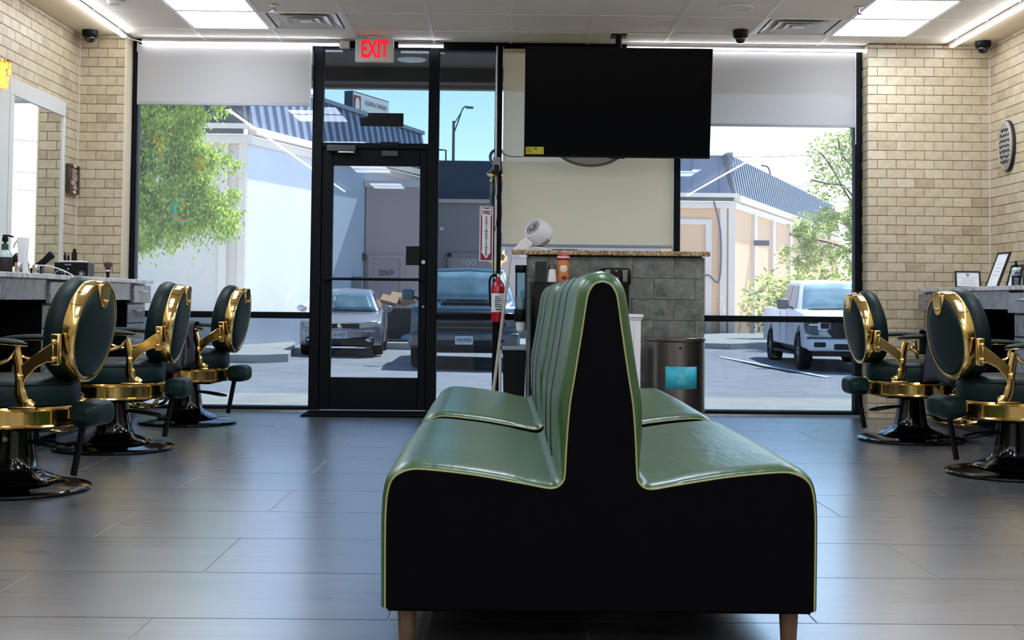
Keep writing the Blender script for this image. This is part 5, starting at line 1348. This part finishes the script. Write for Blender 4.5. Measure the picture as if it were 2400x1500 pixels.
    obj('jar', lathe(B(), [(.001, 1.0245), (.034, 1.0245), (.036, 1.03), (.024, 1.11), (.022, 1.118), (.001, 1.118)], 24, (.366, 9.26, 0)), 'white', t)
    obj('cap', lathe(B(), [(.023, 1.115), (.025, 1.117), (.025, 1.142), (.01, 1.15), (.001, 1.15)], 20, (.366, 9.26, 0)), 'steel', t)
    obj('spout', cyl(B(), (.366, 9.26, 1.148), (.369, 9.26, 1.18), .005), 'steel', t)
    t = thing('creamer_bottle', 'red capped coffee creamer bottle on the black fridge', 'bottle', (.443, 9.26, 1.024))
    x, y = .443, 9.26
    obj('bottle', lathe(B(), [(.001, 1.0245), (.038, 1.0245), (.042, 1.035), (.042, 1.08), (.038, 1.10), (.041, 1.12), (.041, 1.15), (.036, 1.175), (.034, 1.185), (.001, 1.185)], 28, (x, y, 0)), 'orangelbl', t)
    obj('label_oval', sphere(B(), (x, y-.036, 1.12), .03, 16, 10, (.9, .25, 1)), 'cream', t, label='cream oval label')
    obj('label_cup', sphere(B(), (x+.004, y-.038, 1.055), .02, 12, 8, (1, .3, .8)), 'brown', t)
    obj('cap', lathe(B(), [(.041, 1.183), (.043, 1.186), (.043, 1.222), (.04, 1.227), (.001, 1.227)], 28, (x, y, 0)), 'red', t)
    obj('seal_band', lathe(B(), [(.0435, 1.196), (.0442, 1.198), (.0442, 1.204), (.0435, 1.206)], 28, (x, y, 0)), 'paper', t)
    # white cabinet and coffee maker
    t = thing('white_cabinet', 'white beadboard cabinet behind the bench back', 'cabinet', (.81, 9.3, 0))
    obj('body', bx(B(), .64, .985, 9.17, 9.49, 0, .775), 'white', t); obj('top', bx(B(), .62, 1.003, 9.15, 9.495, .780, .804), 'white', t, bevel=(.006, 2)); obj('moulding', bx(B(), .63, .994, 9.16, 9.495, .765, .780), 'white', t, bevel=(.004, 1))
    for k in range(7): obj('beadboard', bx(B(), .645+k*.049, .689+k*.049, 9.163, 9.17, .02, .76), 'white', t, bevel=(.004, 1))
    t = thing('coffee_maker', 'black and silver pod coffee maker on the white cabinet', 'coffee maker', (.81, 9.3, .804))
    obj('body', bx(B(), .712, .912, 9.27, 9.45, .8045, 1.10), 'black', t, bevel=(.02, 3)); obj('head', bx(B(), .706, .918, 9.18, 9.45, 1.0, 1.128), 'black', t, bevel=(.025, 3))
    for xx in (.752, .872): obj('side_trim', bx(B(), xx-.02, xx+.02, 9.172, 9.19, 1.03, 1.118), 'steel', t, bevel=(.006, 2))
    pn = obj('control_panel', bx(B(), .778, .848, 9.168, 9.19, 1.03, 1.125), 'blackgloss', t, bevel=(.008, 2)); obj('button', bx(B(), .80, .826, 9.164, 9.17, 1.045, 1.062), 'grey', pn); obj('maker_mark', bx(B(), .803, .823, 9.1655, 9.169, 1.106, 1.110), 'paper', pn)
    obj('drip_tray', bx(B(), .74, .885, 9.19, 9.28, .8045, .83), 'darkgrey', t, bevel=(.006, 2))
    # step bin
    cx, yb2 = 1.243, 9.36
    t = thing('step_bin', 'brushed steel rubbish bin with teal sticker before the slate counter', 'bin', (cx, 9.2, 0))
    def dshape(w, d, n=20):
        out = [(-w, yb2), (-w, yb2-.06)]
        out += [(-w*math.cos(PI*k/n), yb2-.06-d*math.sin(PI*k/n)**.8) for k in range(1, n)]
        return [(cx+a, b) for a, b in out + [(w, yb2-.06), (w, yb2)]]
    bm = B(); prism(bm, dshape(.205, .27), lambda a, b: (a, b, .02), lambda a, b: (a, b, .615)); obj('body', bm, 'steel', t, sharp=40)
    bm = B(); prism(bm, dshape(.211, .277), lambda a, b: (a, b, .620), lambda a, b: (a, b, .646)); obj('lid', bm, 'steel', t, sharp=40, bevel=(.006, 2))
    bm = B(); prism(bm, dshape(.203, .268), lambda a, b: (a, b, .612), lambda a, b: (a, b, .622)); obj('lid_gap', bm, 'black', t, sharp=40)
    bm = B(); prism(bm, dshape(.207, .272), lambda a, b: (a, b, 0), lambda a, b: (a, b, .025)); obj('foot_ring', bm, 'black', t, sharp=40)
    obj('brand_mark', cyl(B(), (cx+.0, yb2-.33, .575), (cx, yb2-.334, .575), .009), 'black', t)
    # teal sticker curved with the front, with ring emblem and lines of print
    def fr(a): 
        k = math.acos(max(-1, min(1, -a/.205))); return yb2-.06-.27*math.sin(k)**.8
    def wrap(a0, a1, z0, z1, off, mat, nm, par, n=10):
        bm = B(); A = []
        for i in range(n+1):
            a = a0+(a1-a0)*i/n; y = fr(a)-off; A.append([Vector((cx+a, y, z0)), Vector((cx+a, y, z1))])
        loft(bm, A, closed=False, caps=False); return obj(nm, bm, mat, par, solid=.0012)
    stx = wrap(-.098, .120, .296, .448, .002, 'teal', 'sticker', t); stx['label'] = 'teal sticker with round emblem'
    bm = B(); k = 28; pts = [Vector((cx+.010+.030*math.cos(2*PI*i/k), fr(.010+.030*math.cos(2*PI*i/k))-.0035, .405+.030*math.sin(2*PI*i/k))) for i in range(k+1)]; tube(bm, pts, .0013, 5); obj('emblem_ring', bm, 'tealp', stx)
    bm = B(); pts = [Vector((cx+.010+.021*math.cos(2*PI*i/k), fr(.010)-.0035, .405+.021*math.sin(2*PI*i/k))) for i in range(k+1)]; tube(bm, pts, .001, 5); obj('emblem_ring', bm, 'tealp', stx)
    text('emblem_letter', 'W', .024, 'tealp', stx, facing(cx+.010, fr(.01)-.004, .405), ext=.0006)
    for i, (w, z) in enumerate(((.022, .364), (.018, .352), (.044, .341), (.03, .328))): wrap(.012-w, .012+w, z, z+.0032, .0042, 'tealp', 'print_line', stx, 4)
    # black kitchen bin and broom
    t = thing('kitchen_bin', 'small black bin with pale lid beneath the cup dispenser', 'bin', (.108, 9.72, 0))
    bm = B(); loft(bm, [[Vector((x, y, 0)) for x, y in ((.035, 9.63), (.18, 9.63), (.18, 9.83), (.035, 9.83))], [Vector((x, y, .525)) for x, y in ((.022, 9.61), (.192, 9.61), (.192, 9.85), (.022, 9.85))]]); obj('body', bm, 'black', t, bevel=(.008, 2))
    obj('lid', bx(B(), .018, .196, 9.605, 9.855, .527, .548), 'grey', t, bevel=(.006, 2))
    t = thing('broom', 'broom with long pale handle leaning on the granite counter', 'broom', (-.06, 9.70, 0))
    a, b = Vector((-.058, 9.60, .09)), Vector((.073, 9.428, 1.245))
    obj('handle', cyl(B(), a, b, .0125, .011, 12), 'handle', t); obj('grip', cyl(B(), a+(b-a)*.84, b, .0135, .0125, 12), 'offwhite', t)
    obj('head', bx(B(), -.20, .09, 9.58, 9.62, .06, .10), 'bluestripe', t, bevel=(.008, 2)); bm = B()
    for k in range(24): x = -.19+k*.0116; bx(bm, x, x+.008, 9.583, 9.617, 0, .062)
    o = obj('bristles', bm, 'grey', t, sharp=0); o['kind'] = 'stuff'
    t = thing('dustpan', 'white handled dustpan standing behind the broom', 'dustpan', (.0, 9.9, 0))
    obj('handle', bx(B(), -.005, .016, 9.93, 9.945, .12, .52), 'paper', t, bevel=(.004, 1)); bm = B(); loft(bm, [[Vector(p) for p in ((-.10, 9.86, .005), (.0, 9.86, .005), (.0, 9.97, .005), (-.10, 9.97, .005))], [Vector(p) for p in ((-.10, 9.92, .15), (.0, 9.92, .15), (.0, 9.96, .15), (-.10, 9.96, .15))]]); obj('pan', bm, 'darkgrey', t)
reception()

# ------------------------------------------------------------------ barber stations
def station(side):
    L = side == 'left'
    s = 1 if L else -1                      # +1: counter front looks to +x
    wall = XL+.012 if L else XR-.012; front = -2.65 if L else 3.2; far = 10.05 if L else 10.08; near = 3.0
    X = lambda d: front - s*d               # d metres back from the front edge
    rng = lambda a, b: (min(a, b), max(a, b))
    def b_(name, mat, par, d0, d1, y0, y1, z0, z1, **k):
        xa, xb = rng(X(d0), X(d1)); return obj(name, bx(B(), xa, xb, y0, y1, z0, z1), mat, par, **k)
    dw = abs(wall-front)
    o = b_('counter_top', 'marble', None, 0, dw, near, far, .988, 1.018, bevel=(.004, 1), at=(front, 7, .988))
    tag(o, 'long pale marble countertop along the %s brick wall' % side, 'countertop')
    y = far-.515; spot = ('nearest the window', 'second from the window', 'third from the window', 'furthest from the window')
    for k in range(4):
        y0 = max(near+.02, y-1.27)
        if y-y0 < .5: break
        t = thing('vanity_recess', 'grey marble apron over a knee space blackened as painted shade under the %s countertop, %s' % (side, spot[k]), 'vanity', (X(.2), (y0+y)/2, 0), group='knee spaces under the countertops')
        b_('shadow_panel', 'black', t, dw-.03, dw-.005, y0, y, 0, .985); b_('plinth', 'black', t, .12, dw-.03, y0, y, 0, .05)  # black back panel and plinth stand in for deep shadow under the counter
        b_('apron', 'marblegrey', t, .03, .055, y0, y, .868, .986); y = y0-.50
    y1 = far-.03; k = 0; nm = ('nearest the window', 'second from the window', 'third from the window', 'furthest from the window')
    while y1-.5 > near and k < 3:
        y0 = y1-.47
        u = thing('drawer_unit', 'grey marble drawer unit under the %s countertop, %s' % (side, nm[k]), 'drawers', (X(.2), (y0+y1)/2, .0), group='drawer units under the countertops')
        b_('carcass', 'black', u, .06, dw-.04, y0, y1, .05, .985)
        for (z0, z1, d) in ((.845, .975, .012), (.70, .835, .055), (.40, .69, .055), (.06, .39, .055)):
            dr = b_('drawer', 'marblegrey', u, d, d+.03, y0+.006, y1-.006, z0, z1, bevel=(.003, 1))
            b_('handle', 'alum', dr, d-.018, d-.002, y0+.15, y1-.15, (z0+z1)/2-.004+.02, (z0+z1)/2+.004+.02, bevel=(.002, 1))
        y1 -= 1.77; k += 1
station('left'); station('right')
ZT = 1.018
def left_items():
    # mirror in a broad pale frame
    x = XL+.012; y0, y1, z0, z1 = 8.70, 9.84, 1.03, 2.35; my0, my1, mz0, mz1 = 8.80, 9.80, 1.05, 2.235
    t = thing('wall_mirror', 'large mirror in a broad pale frame on the left brick wall', 'mirror', (x, 9.27, z0))
    obj('glass', bx(B(), x, x+.022, my0, my1, mz0, mz1), 'mirror', t, sharp=0)
    for q in ((y0, y1, mz1, z1), (y0, my0, mz0, mz1), (my1, y1, mz0, mz1), (y0, y1, z0, mz0)): obj('frame', bx(B(), x, x+.034, q[0], q[1], q[2], q[3]), 'mframe', t, bevel=(.003, 1))
    t = thing('partition_panel', 'pale panel beside the left mirror at the photo edge', 'panel', (x, 8.5, 1.03))
    obj('board', bx(B(), x, x+.05, 8.16, 8.69, 1.02, 2.33), 'mframe', t, bevel=(.004, 1)); obj('edge_strip', bx(B(), x+.05, x+.054, 8.67, 8.69, 1.02, 2.33), 'offwhite', t)
    # calligraphy plaque
    y0, y1, z0, z1 = 9.96, 10.20, 1.675, 1.90
    t = thing('wood_plaque', 'carved wooden calligraphy plaque on the left brick wall', 'plaque', (x, 10.08, z0))
    obj('board', bx(B(), x, x+.022, y0, y1, z0, z1), 'wood', t, bevel=(.004, 1))
    for q in ((y0, y1, z1-.02, z1), (y0, y1, z0, z0+.02), (y0, y0+.025, z0+.02, z1-.02), (y1-.025, y1, z0+.02, z1-.02)): obj('frame', bx(B(), x+.022, x+.032, *q), 'wood', t, bevel=(.003, 1))
    rnd = random.Random(2)
    for k in range(9):
        zz = z0+.04+k*.018; yy = y0+.05+rnd.random()*.05; pts = [Vector((x+.026, yy+i*.02, zz+.010*math.sin(i*2.1+k))) for i in range(6)]
        obj('carved_stroke', tube(B(), bez(pts, 4), .0045, 5), 'plaquelight', t)
    for zz in (z1-.012, z0+.012): obj('corner_ornament', sphere(B(), (x+.03, (y0+y1)/2, zz), .018, 12, 8, (.5, 2.2, .8)), 'plaquelight', t)
    # crystal wall lamps
    for k, y in enumerate((8.50, 6.80, 5.05)):
        lab = ('amber crystal wall lamp at the left photo edge', 'amber crystal wall lamp mirrored in the left window glass, second from window', 'amber crystal wall lamp mirrored in the left window glass, third from window')[k]
        xx = XL+.07
        t = thing('crystal_lamp', lab, 'lamp', (xx, y, 2.2), group='amber crystal wall lamps')
        obj('wall_plate', bx(B(), XL+.012, XL+.026, y-.05, y+.05, 2.22, 2.44), 'gold', t, bevel=(.004, 1))
        obj('arm', cyl(B(), (XL+.02, y, 2.40), (xx, y, 2.40), .012), 'gold', t)
        obj('crown', lathe(B(), [(.05, 2.40), (.058, 2.405), (.058, 2.42), (.03, 2.43), (.001, 2.432)], 20, (xx, y, 0)), 'gold', t)
        obj('core', lathe(B(), [(.02, 2.24), (.024, 2.40)], 14, (xx, y, 0)), 'crystal', t)
        for row in range(4):
            for i in range(10):
                a = 2*PI*i/10+row*.3; r = .052-.006*row*(row > 1); zz = 2.39-row*.045
                p = Vector((xx+r*math.cos(a), y+r*math.sin(a), zz)); bm = B(); loft(bm, [[p+Vector((.001*c, .001*s, .02)) for c, s in ((1, 0), (0, 1), (-1, 0), (0, -1))], [p+Vector((.008*c, .008*s, 0)) for c, s in ((1, 0), (0, 1), (-1, 0), (0, -1))], [p+Vector((.001*c, .001*s, -.022)) for c, s in ((1, 0), (0, 1), (-1, 0), (0, -1))]]); obj('crystal', bm, 'crystal', t, sharp=0)
    # bottles and tools
    x, y = -3.03, 8.03
    t = thing('pump_bottle', 'big pump bottle of green lotion on the left countertop', 'bottle', (x, y, ZT))
    obj('body', lathe(B(), [(.001, ZT), (.042, ZT), (.046, ZT+.008), (.046, ZT+.12), (.04, ZT+.135), (.018, ZT+.15), (.016, ZT+.155), (.001, ZT+.155)], 28, (x, y, 0)), 'palebottle', t)
    obj('label', lathe(B(), [(.0462, ZT+.015), (.0468, ZT+.016), (.0468, ZT+.105), (.0462, ZT+.106)], 28, (x, y, 0)), 'ink', t)
    obj('collar', lathe(B(), [(.018, ZT+.15), (.021, ZT+.152), (.021, ZT+.185), (.016, ZT+.19), (.001, ZT+.19)], 20, (x, y, 0)), 'greenbottle', t)
    obj('pump_head', lathe(B(), [(.008, ZT+.188), (.008, ZT+.20), (.018, ZT+.20), (.018, ZT+.225), (.01, ZT+.235), (.001, ZT+.236)], 18, (x, y, 0)), 'black', t)
    obj('nozzle', tube(B(), [(x-.015, y, ZT+.238), (x+.02, y, ZT+.238), (x+.05, y, ZT+.23)], .006, 8), 'black', t)
    x, y = -2.945, 8.10
    t = thing('white_sprayer', 'white tapered spray bottle beside the green lotion pump', 'bottle', (x, y, ZT))
    bm = B(); loft(bm, [[Vector((x+a*w, y+b*w, ZT+z)) for a, b in ((-1, -1), (1, -1), (1, 1), (-1, 1))] for w, z in ((.029, 0), (.030, .01), (.025, .09), (.026, .15), (.031, .226), (.028, .232))]); obj('body', bm, 'white', t, bevel=(.006, 2))
    obj('trigger', tube(B(), bez([(x-.03, y-.01, ZT+.215), (x-.048, y-.01, ZT+.19), (x-.055, y-.01, ZT+.165)], 5), .007, 8), 'white', t)
    for k, (x, y, r, h) in enumerate(((-2.86, 7.80, .022, .07), (-2.80, 7.92, .02, .06))):
        o = obj('glass_jar', lathe(B(), [(.001, ZT), (r, ZT), (r*1.05, ZT+.006), (r*1.05, ZT+h-.01), (r*.95, ZT+h), (r*.8, ZT+h), (r*.8, ZT+.012), (.001, ZT+.012)], 20, (x, y, 0)), 'chrome', at=(x, y, ZT)); tag(o, ('small mirrored jar in front of the white sprayer', 'small mirrored jar beside the black clipper')[k], 'jar', group='small jars')
    x, y = -2.93, 8.32
    CL = t = thing('hair_clipper', 'black hair clipper standing tilted on the left countertop', 'clipper', (x, y, ZT))
    m = Matrix.Translation((x, y, ZT+.055)) @ Matrix.Rotation(math.radians(48), 4, 'Y')
    obj('body', lathe(B(), [(.001, -.03), (.02, -.028), (.024, 0), (.021, .06), (.026, .115), (.022, .125), (.001, .126)], 20, mat=m), 'black', t); obj('blade', bx(B(), -.02, .02, -.004, .004, -.05, -.025, m), 'chrome', t)
    obj('stand', bx(B(), x-.04, x+.03, y-.03, y+.03, ZT+.0005, ZT+.05), 'black', t, bevel=(.008, 2))
    t = thing('hair_dryer', 'black flared hair dryer nozzle behind the clipper', 'dryer', (-3.02, 8.36, ZT))
    m = Matrix.Translation((-3.03, 8.36, ZT+.075)) @ Matrix.Rotation(math.radians(-70), 4, 'Y'); obj('nozzle', lathe(B(), [(.022, -.02), (.02, .02), (.05, .07), (.048, .07), (.001, .02)], 24, mat=m), 'black', t); obj('grip', bx(B(), -3.04, -3.0, 8.34, 8.38, ZT, ZT+.08), 'black', t, bevel=(.01, 2))
    obj('cord', tube(B(), bez([(-2.88, 8.10, ZT+.05), (-2.84, 8.2, ZT+.062), (-2.79, 8.35, ZT+.04), (-2.75, 8.45, ZT+.006)], 6), .004, 6), 'white', CL)
    # black warmer
    t = thing('wax_warmer', 'black countertop warmer box with dial and round pot', 'warmer', (-3.0, 9.25, ZT))
    obj('case', bx(B(), -3.118, -2.885, 9.18, 9.33, ZT, ZT+.108), 'black', t, bevel=(.005, 2))
    m = Matrix.Translation((-2.925, 9.18, ZT+.028)) @ Matrix.Rotation(PI/2, 4, 'X'); dl = obj('dial', lathe(B(), [(.001, .012), (.011, .012), (.013, 0), (.001, 0)], 18, mat=m), 'alum', t)
    for k in range(9):
        a = math.radians(-30+k*30); obj('dial_mark', bx(B(), -2.925+.021*math.cos(a)-.0018, -2.925+.021*math.cos(a)+.0018, 9.178, 9.181, ZT+.028+.021*math.sin(a)-.0018, ZT+.028+.021*math.sin(a)+.0018), 'paper', dl)
    obj('pot', sphere(B(), (-3.06, 9.15, ZT+.028), .038, 18, 12, (1, .7, .75)), 'blackgloss', t); obj('pot_handle', tube(B(), bez([(-3.098, 9.14, ZT+.01), (-3.085, 9.13, ZT+.045), (-3.035, 9.13, ZT+.045), (-3.022, 9.14, ZT+.01)], 5), .004, 6), 'chrome', t)
    obj('indicator', cyl(B(), (-3.02, 9.18, ZT+.062), (-3.02, 9.177, ZT+.062), .005), 'paper', t)
    obj('lettering_bar', bx(B(), -3.045, -3.0, 9.1785, 9.181, ZT+.088, ZT+.096), 'grey', t)
    o = obj('white_tray', bx(B(), -3.08, -2.925, 9.2, 9.31, ZT+.1085, ZT+.12), 'white', at=(-3, 9.25, ZT+.1085), bevel=(.005, 2)); tag(o, 'small white tray on the black warmer', 'tray')
    zt = ZT+.1205
    for k, (x, y, r, h, lab) in enumerate(((-3.068, 9.25, .010, .06, 'thin black vial at the left on the white tray'), (-3.045, 9.25, .009, .045, 'shortest black vial on the white tray'), (-3.005, 9.26, .020, .085, 'stout black bottle on the white tray'))):
        t = thing('black_bottle', lab, 'bottle', (x, y, zt), group='black bottles on the white tray')
        obj('body', lathe(B(), [(.001, zt), (r, zt), (r, zt+h*.72), (r*.5, zt+h*.8), (.001, zt+h*.8)], 18, (x, y, 0)), 'blackgloss', t); obj('cap', lathe(B(), [(r*.55, zt+h*.78), (r*.55, zt+h), (.001, zt+h)], 14, (x, y, 0)), 'black', t)
    # neck brush
    x, y = -2.905, 9.72
    t = thing('neck_brush', 'upright brown bristled barber brush at the end of the left countertop', 'brush', (x, y, ZT))
    obj('handle', lathe(B(), [(.001, ZT), (.013, ZT), (.014, ZT+.01), (.011, ZT+.03), (.016, ZT+.05), (.016, ZT+.058), (.001, ZT+.058)], 18, (x, y, 0)), 'black', t); obj('ferrule', lathe(B(), [(.016, ZT+.056), (.017, ZT+.06), (.015, ZT+.068)], 18, (x, y, 0)), 'chrome', t)
    obj('bristles', lathe(B(), [(.014, ZT+.066), (.022, ZT+.085), (.032, ZT+.108), (.030, ZT+.12), (.016, ZT+.127), (.001, ZT+.129)], 22, (x, y, 0)), 'brown', t)
left_items()
def right_items():
    # framed certificate facing the room
    t = thing('certificate_frame', 'small black framed certificate standing at the end of the right countertop', 'frame', (3.475, 9.70, ZT))
    m = Matrix.Translation((3.475, 9.70, ZT+.002)) @ Matrix.Rotation(math.radians(-8), 4, 'X')
    W, H, b = .095, .128, .012
    bm = B(); bx(bm, -W, W, 0, .012, 0, b, m); bx(bm, -W, W, 0, .012, H-b, H, m); bx(bm, -W, -W+b, 0, .012, b, H-b, m); bx(bm, W-b, W, 0, .012, b, H-b, m); obj('moulding', bm, 'ink', t)
    pp = obj('sheet', bx(B(), -W+b, W-b, .004, .008, b, H-b, m), 'paper', t); obj('seal', lathe(B(), [(.001, 0), (.013, 0), (.013, .001), (.001, .001)], 18, mat=m @ Matrix.Translation((0, .0035, .098)) @ Matrix.Rotation(PI/2, 4, 'X')), 'grey', pp)
    for k, (w, z) in enumerate(((.07, .076), (.04, .065), (.045, .056), (.05, .047), (.06, .036), (.06, .027))): obj('print_line', bx(B(), -w, w, .003, .0042, z, z+.002, m), 'grey', pp)
    obj('back_stand', bx(B(), -.02, .02, .012, .016, .0, .09, m), 'ink', t)
    # tall frame leaning on the right wall
    def lean(name, lab, y0, y1, xb, xt, h, mats, inner=.012):
        t = thing(name, lab, 'frame', ((xb+xt)/2, (y0+y1)/2, ZT)); a = math.atan2(xt-xb, h)
        m = Matrix.Translation((xb, (y0+y1)/2, ZT+.002)) @ Matrix.Rotation(a, 4, 'Y'); w = (y1-y0)/2; L = math.hypot(h, xt-xb)
        bm = B(); i = inner; bx(bm, 0, .014, -w, w, 0, i, m); bx(bm, 0, .014, -w, w, L-i, L, m); bx(bm, 0, .014, -w, -w+i*1.6, i, L-i, m); bx(bm, 0, .014, w-i*1.6, w, i, L-i, m); obj('moulding', bm, mats[0], t)
        sh = obj('sheet', bx(B(), .005, .009, -w+i*1.6, w-i*1.6, i, L-i, m), mats[1], t)
        return t, m, w, L, sh
    t, m, w, L, sh = lean('certificate_frame', 'tall black framed licence leaning sideways against the right brick wall', 9.48, 9.72, 3.60, 3.70, .265, ('ink', 'paper'))
    for k in range(4): obj('print_line', bx(B(), .004, .0052, -.05, .05, .10+k*.03, .103+k*.03, m), 'grey', sh)
    obj('note', bx(B(), .002, .0045, -w+.03, .01, .012, .09, m), 'white', t)
    t, m, w, L, sh = lean('certificate_frame', 'small dark framed certificate behind the spray bottle on the right', 9.24, 9.46, 3.655, 3.70, .165, ('ink', 'paper'), .016)
    for k in range(3): obj('print_line', bx(B(), .004, .0052, -.05, .04, .05+k*.03, .053+k*.03, m), 'grey', sh)
    t, m, w, L, sh = lean('picture_frame', 'dark picture frame at the back of the right countertop', 8.86, 9.2, 3.70, 3.76, .20, ('ink', 'ink'), .016)
    x, y = 3.632, 9.20
    t = thing('spray_bottle', 'navy and white spray bottle on the right countertop', 'bottle', (x, y, ZT))
    obj('body', lathe(B(), [(.001, ZT), (.028, ZT), (.03, ZT+.006), (.03, ZT+.13), (.022, ZT+.14), (.012, ZT+.145), (.001, ZT+.145)], 24, (x, y, 0)), 'palebottle', t)
    lb = obj('label', lathe(B(), [(.0302, ZT+.01), (.0307, ZT+.012), (.0307, ZT+.085), (.0302, ZT+.087)], 24, (x, y, 0)), 'navycloth', t)
    for k in range(5): obj('label_print', bx(B(), x-.02, x+.006, y-.0318, y-.022, ZT+.02+k*.011, ZT+.023+k*.011), 'paper', lb)
    obj('label_script', tube(B(), bez([(x-.022, y-.031, ZT+.095), (x-.008, y-.033, ZT+.112), (x+.004, y-.033, ZT+.096), (x+.02, y-.031, ZT+.115)], 5), .004, 6), 'navycloth', lb)
    obj('pump', lathe(B(), [(.011, ZT+.143), (.012, ZT+.165), (.008, ZT+.17), (.008, ZT+.188), (.001, ZT+.19)], 16, (x, y, 0)), 'black', t)
    x, y = 3.63, 9.0
    t = thing('dark_bottle', 'dark bottle with silver cap at the right photo edge', 'bottle', (x, y, ZT)); obj('body', lathe(B(), [(.001, ZT), (.03, ZT), (.032, ZT+.01), (.032, ZT+.10), (.02, ZT+.125), (.001, ZT+.125)], 22, (x, y, 0)), 'greenbottle', t); obj('cap', lathe(B(), [(.02, ZT+.123), (.021, ZT+.15), (.001, ZT+.152)], 18, (x, y, 0)), 'alum', t)
    # oval plaque
    xx = XR-.012; c = Vector((xx, 9.85, 2.10)); ry, rz = .135, .195
    t = thing('oval_plaque', 'grey oval plaque with raised calligraphy on the right brick wall', 'plaque', c)
    ell = lambda s, d, k=48: [Vector((xx-d, c.y+ry*s*math.cos(2*PI*i/k), c.z+rz*s*math.sin(2*PI*i/k))) for i in range(k)]
    bm = B(); loft(bm, [ell(1, 0), ell(1, .020), ell(.98, .024)]); obj('back', bm, 'ink', t, sharp=40)
    bm = B(); loft(bm, [ell(.975, .022), ell(.97, .030), ell(.95, .032)]); obj('face', bm, 'plaquegrey', t, sharp=40)
    obj('rim', tube(B(), [p for p in ell(.88, .033)]+[ell(.88, .033)[0]], .003, 6), 'plaquelight', t)
    rnd = random.Random(9)
    for k in range(7):
        zz = c.z+.12-k*.04; hw = ry*.72*math.sqrt(max(.1, 1-((zz-c.z)/rz)**2))
        pts = [Vector((xx-.033, c.y-hw+2*hw*i/9, zz+.010*math.sin(i*2.4+k*1.3)+rnd.uniform(-.004, .004))) for i in range(10)]
        obj('raised_stroke', tube(B(), bez(pts, 4), .0042, 5), 'ink', t)
right_items()
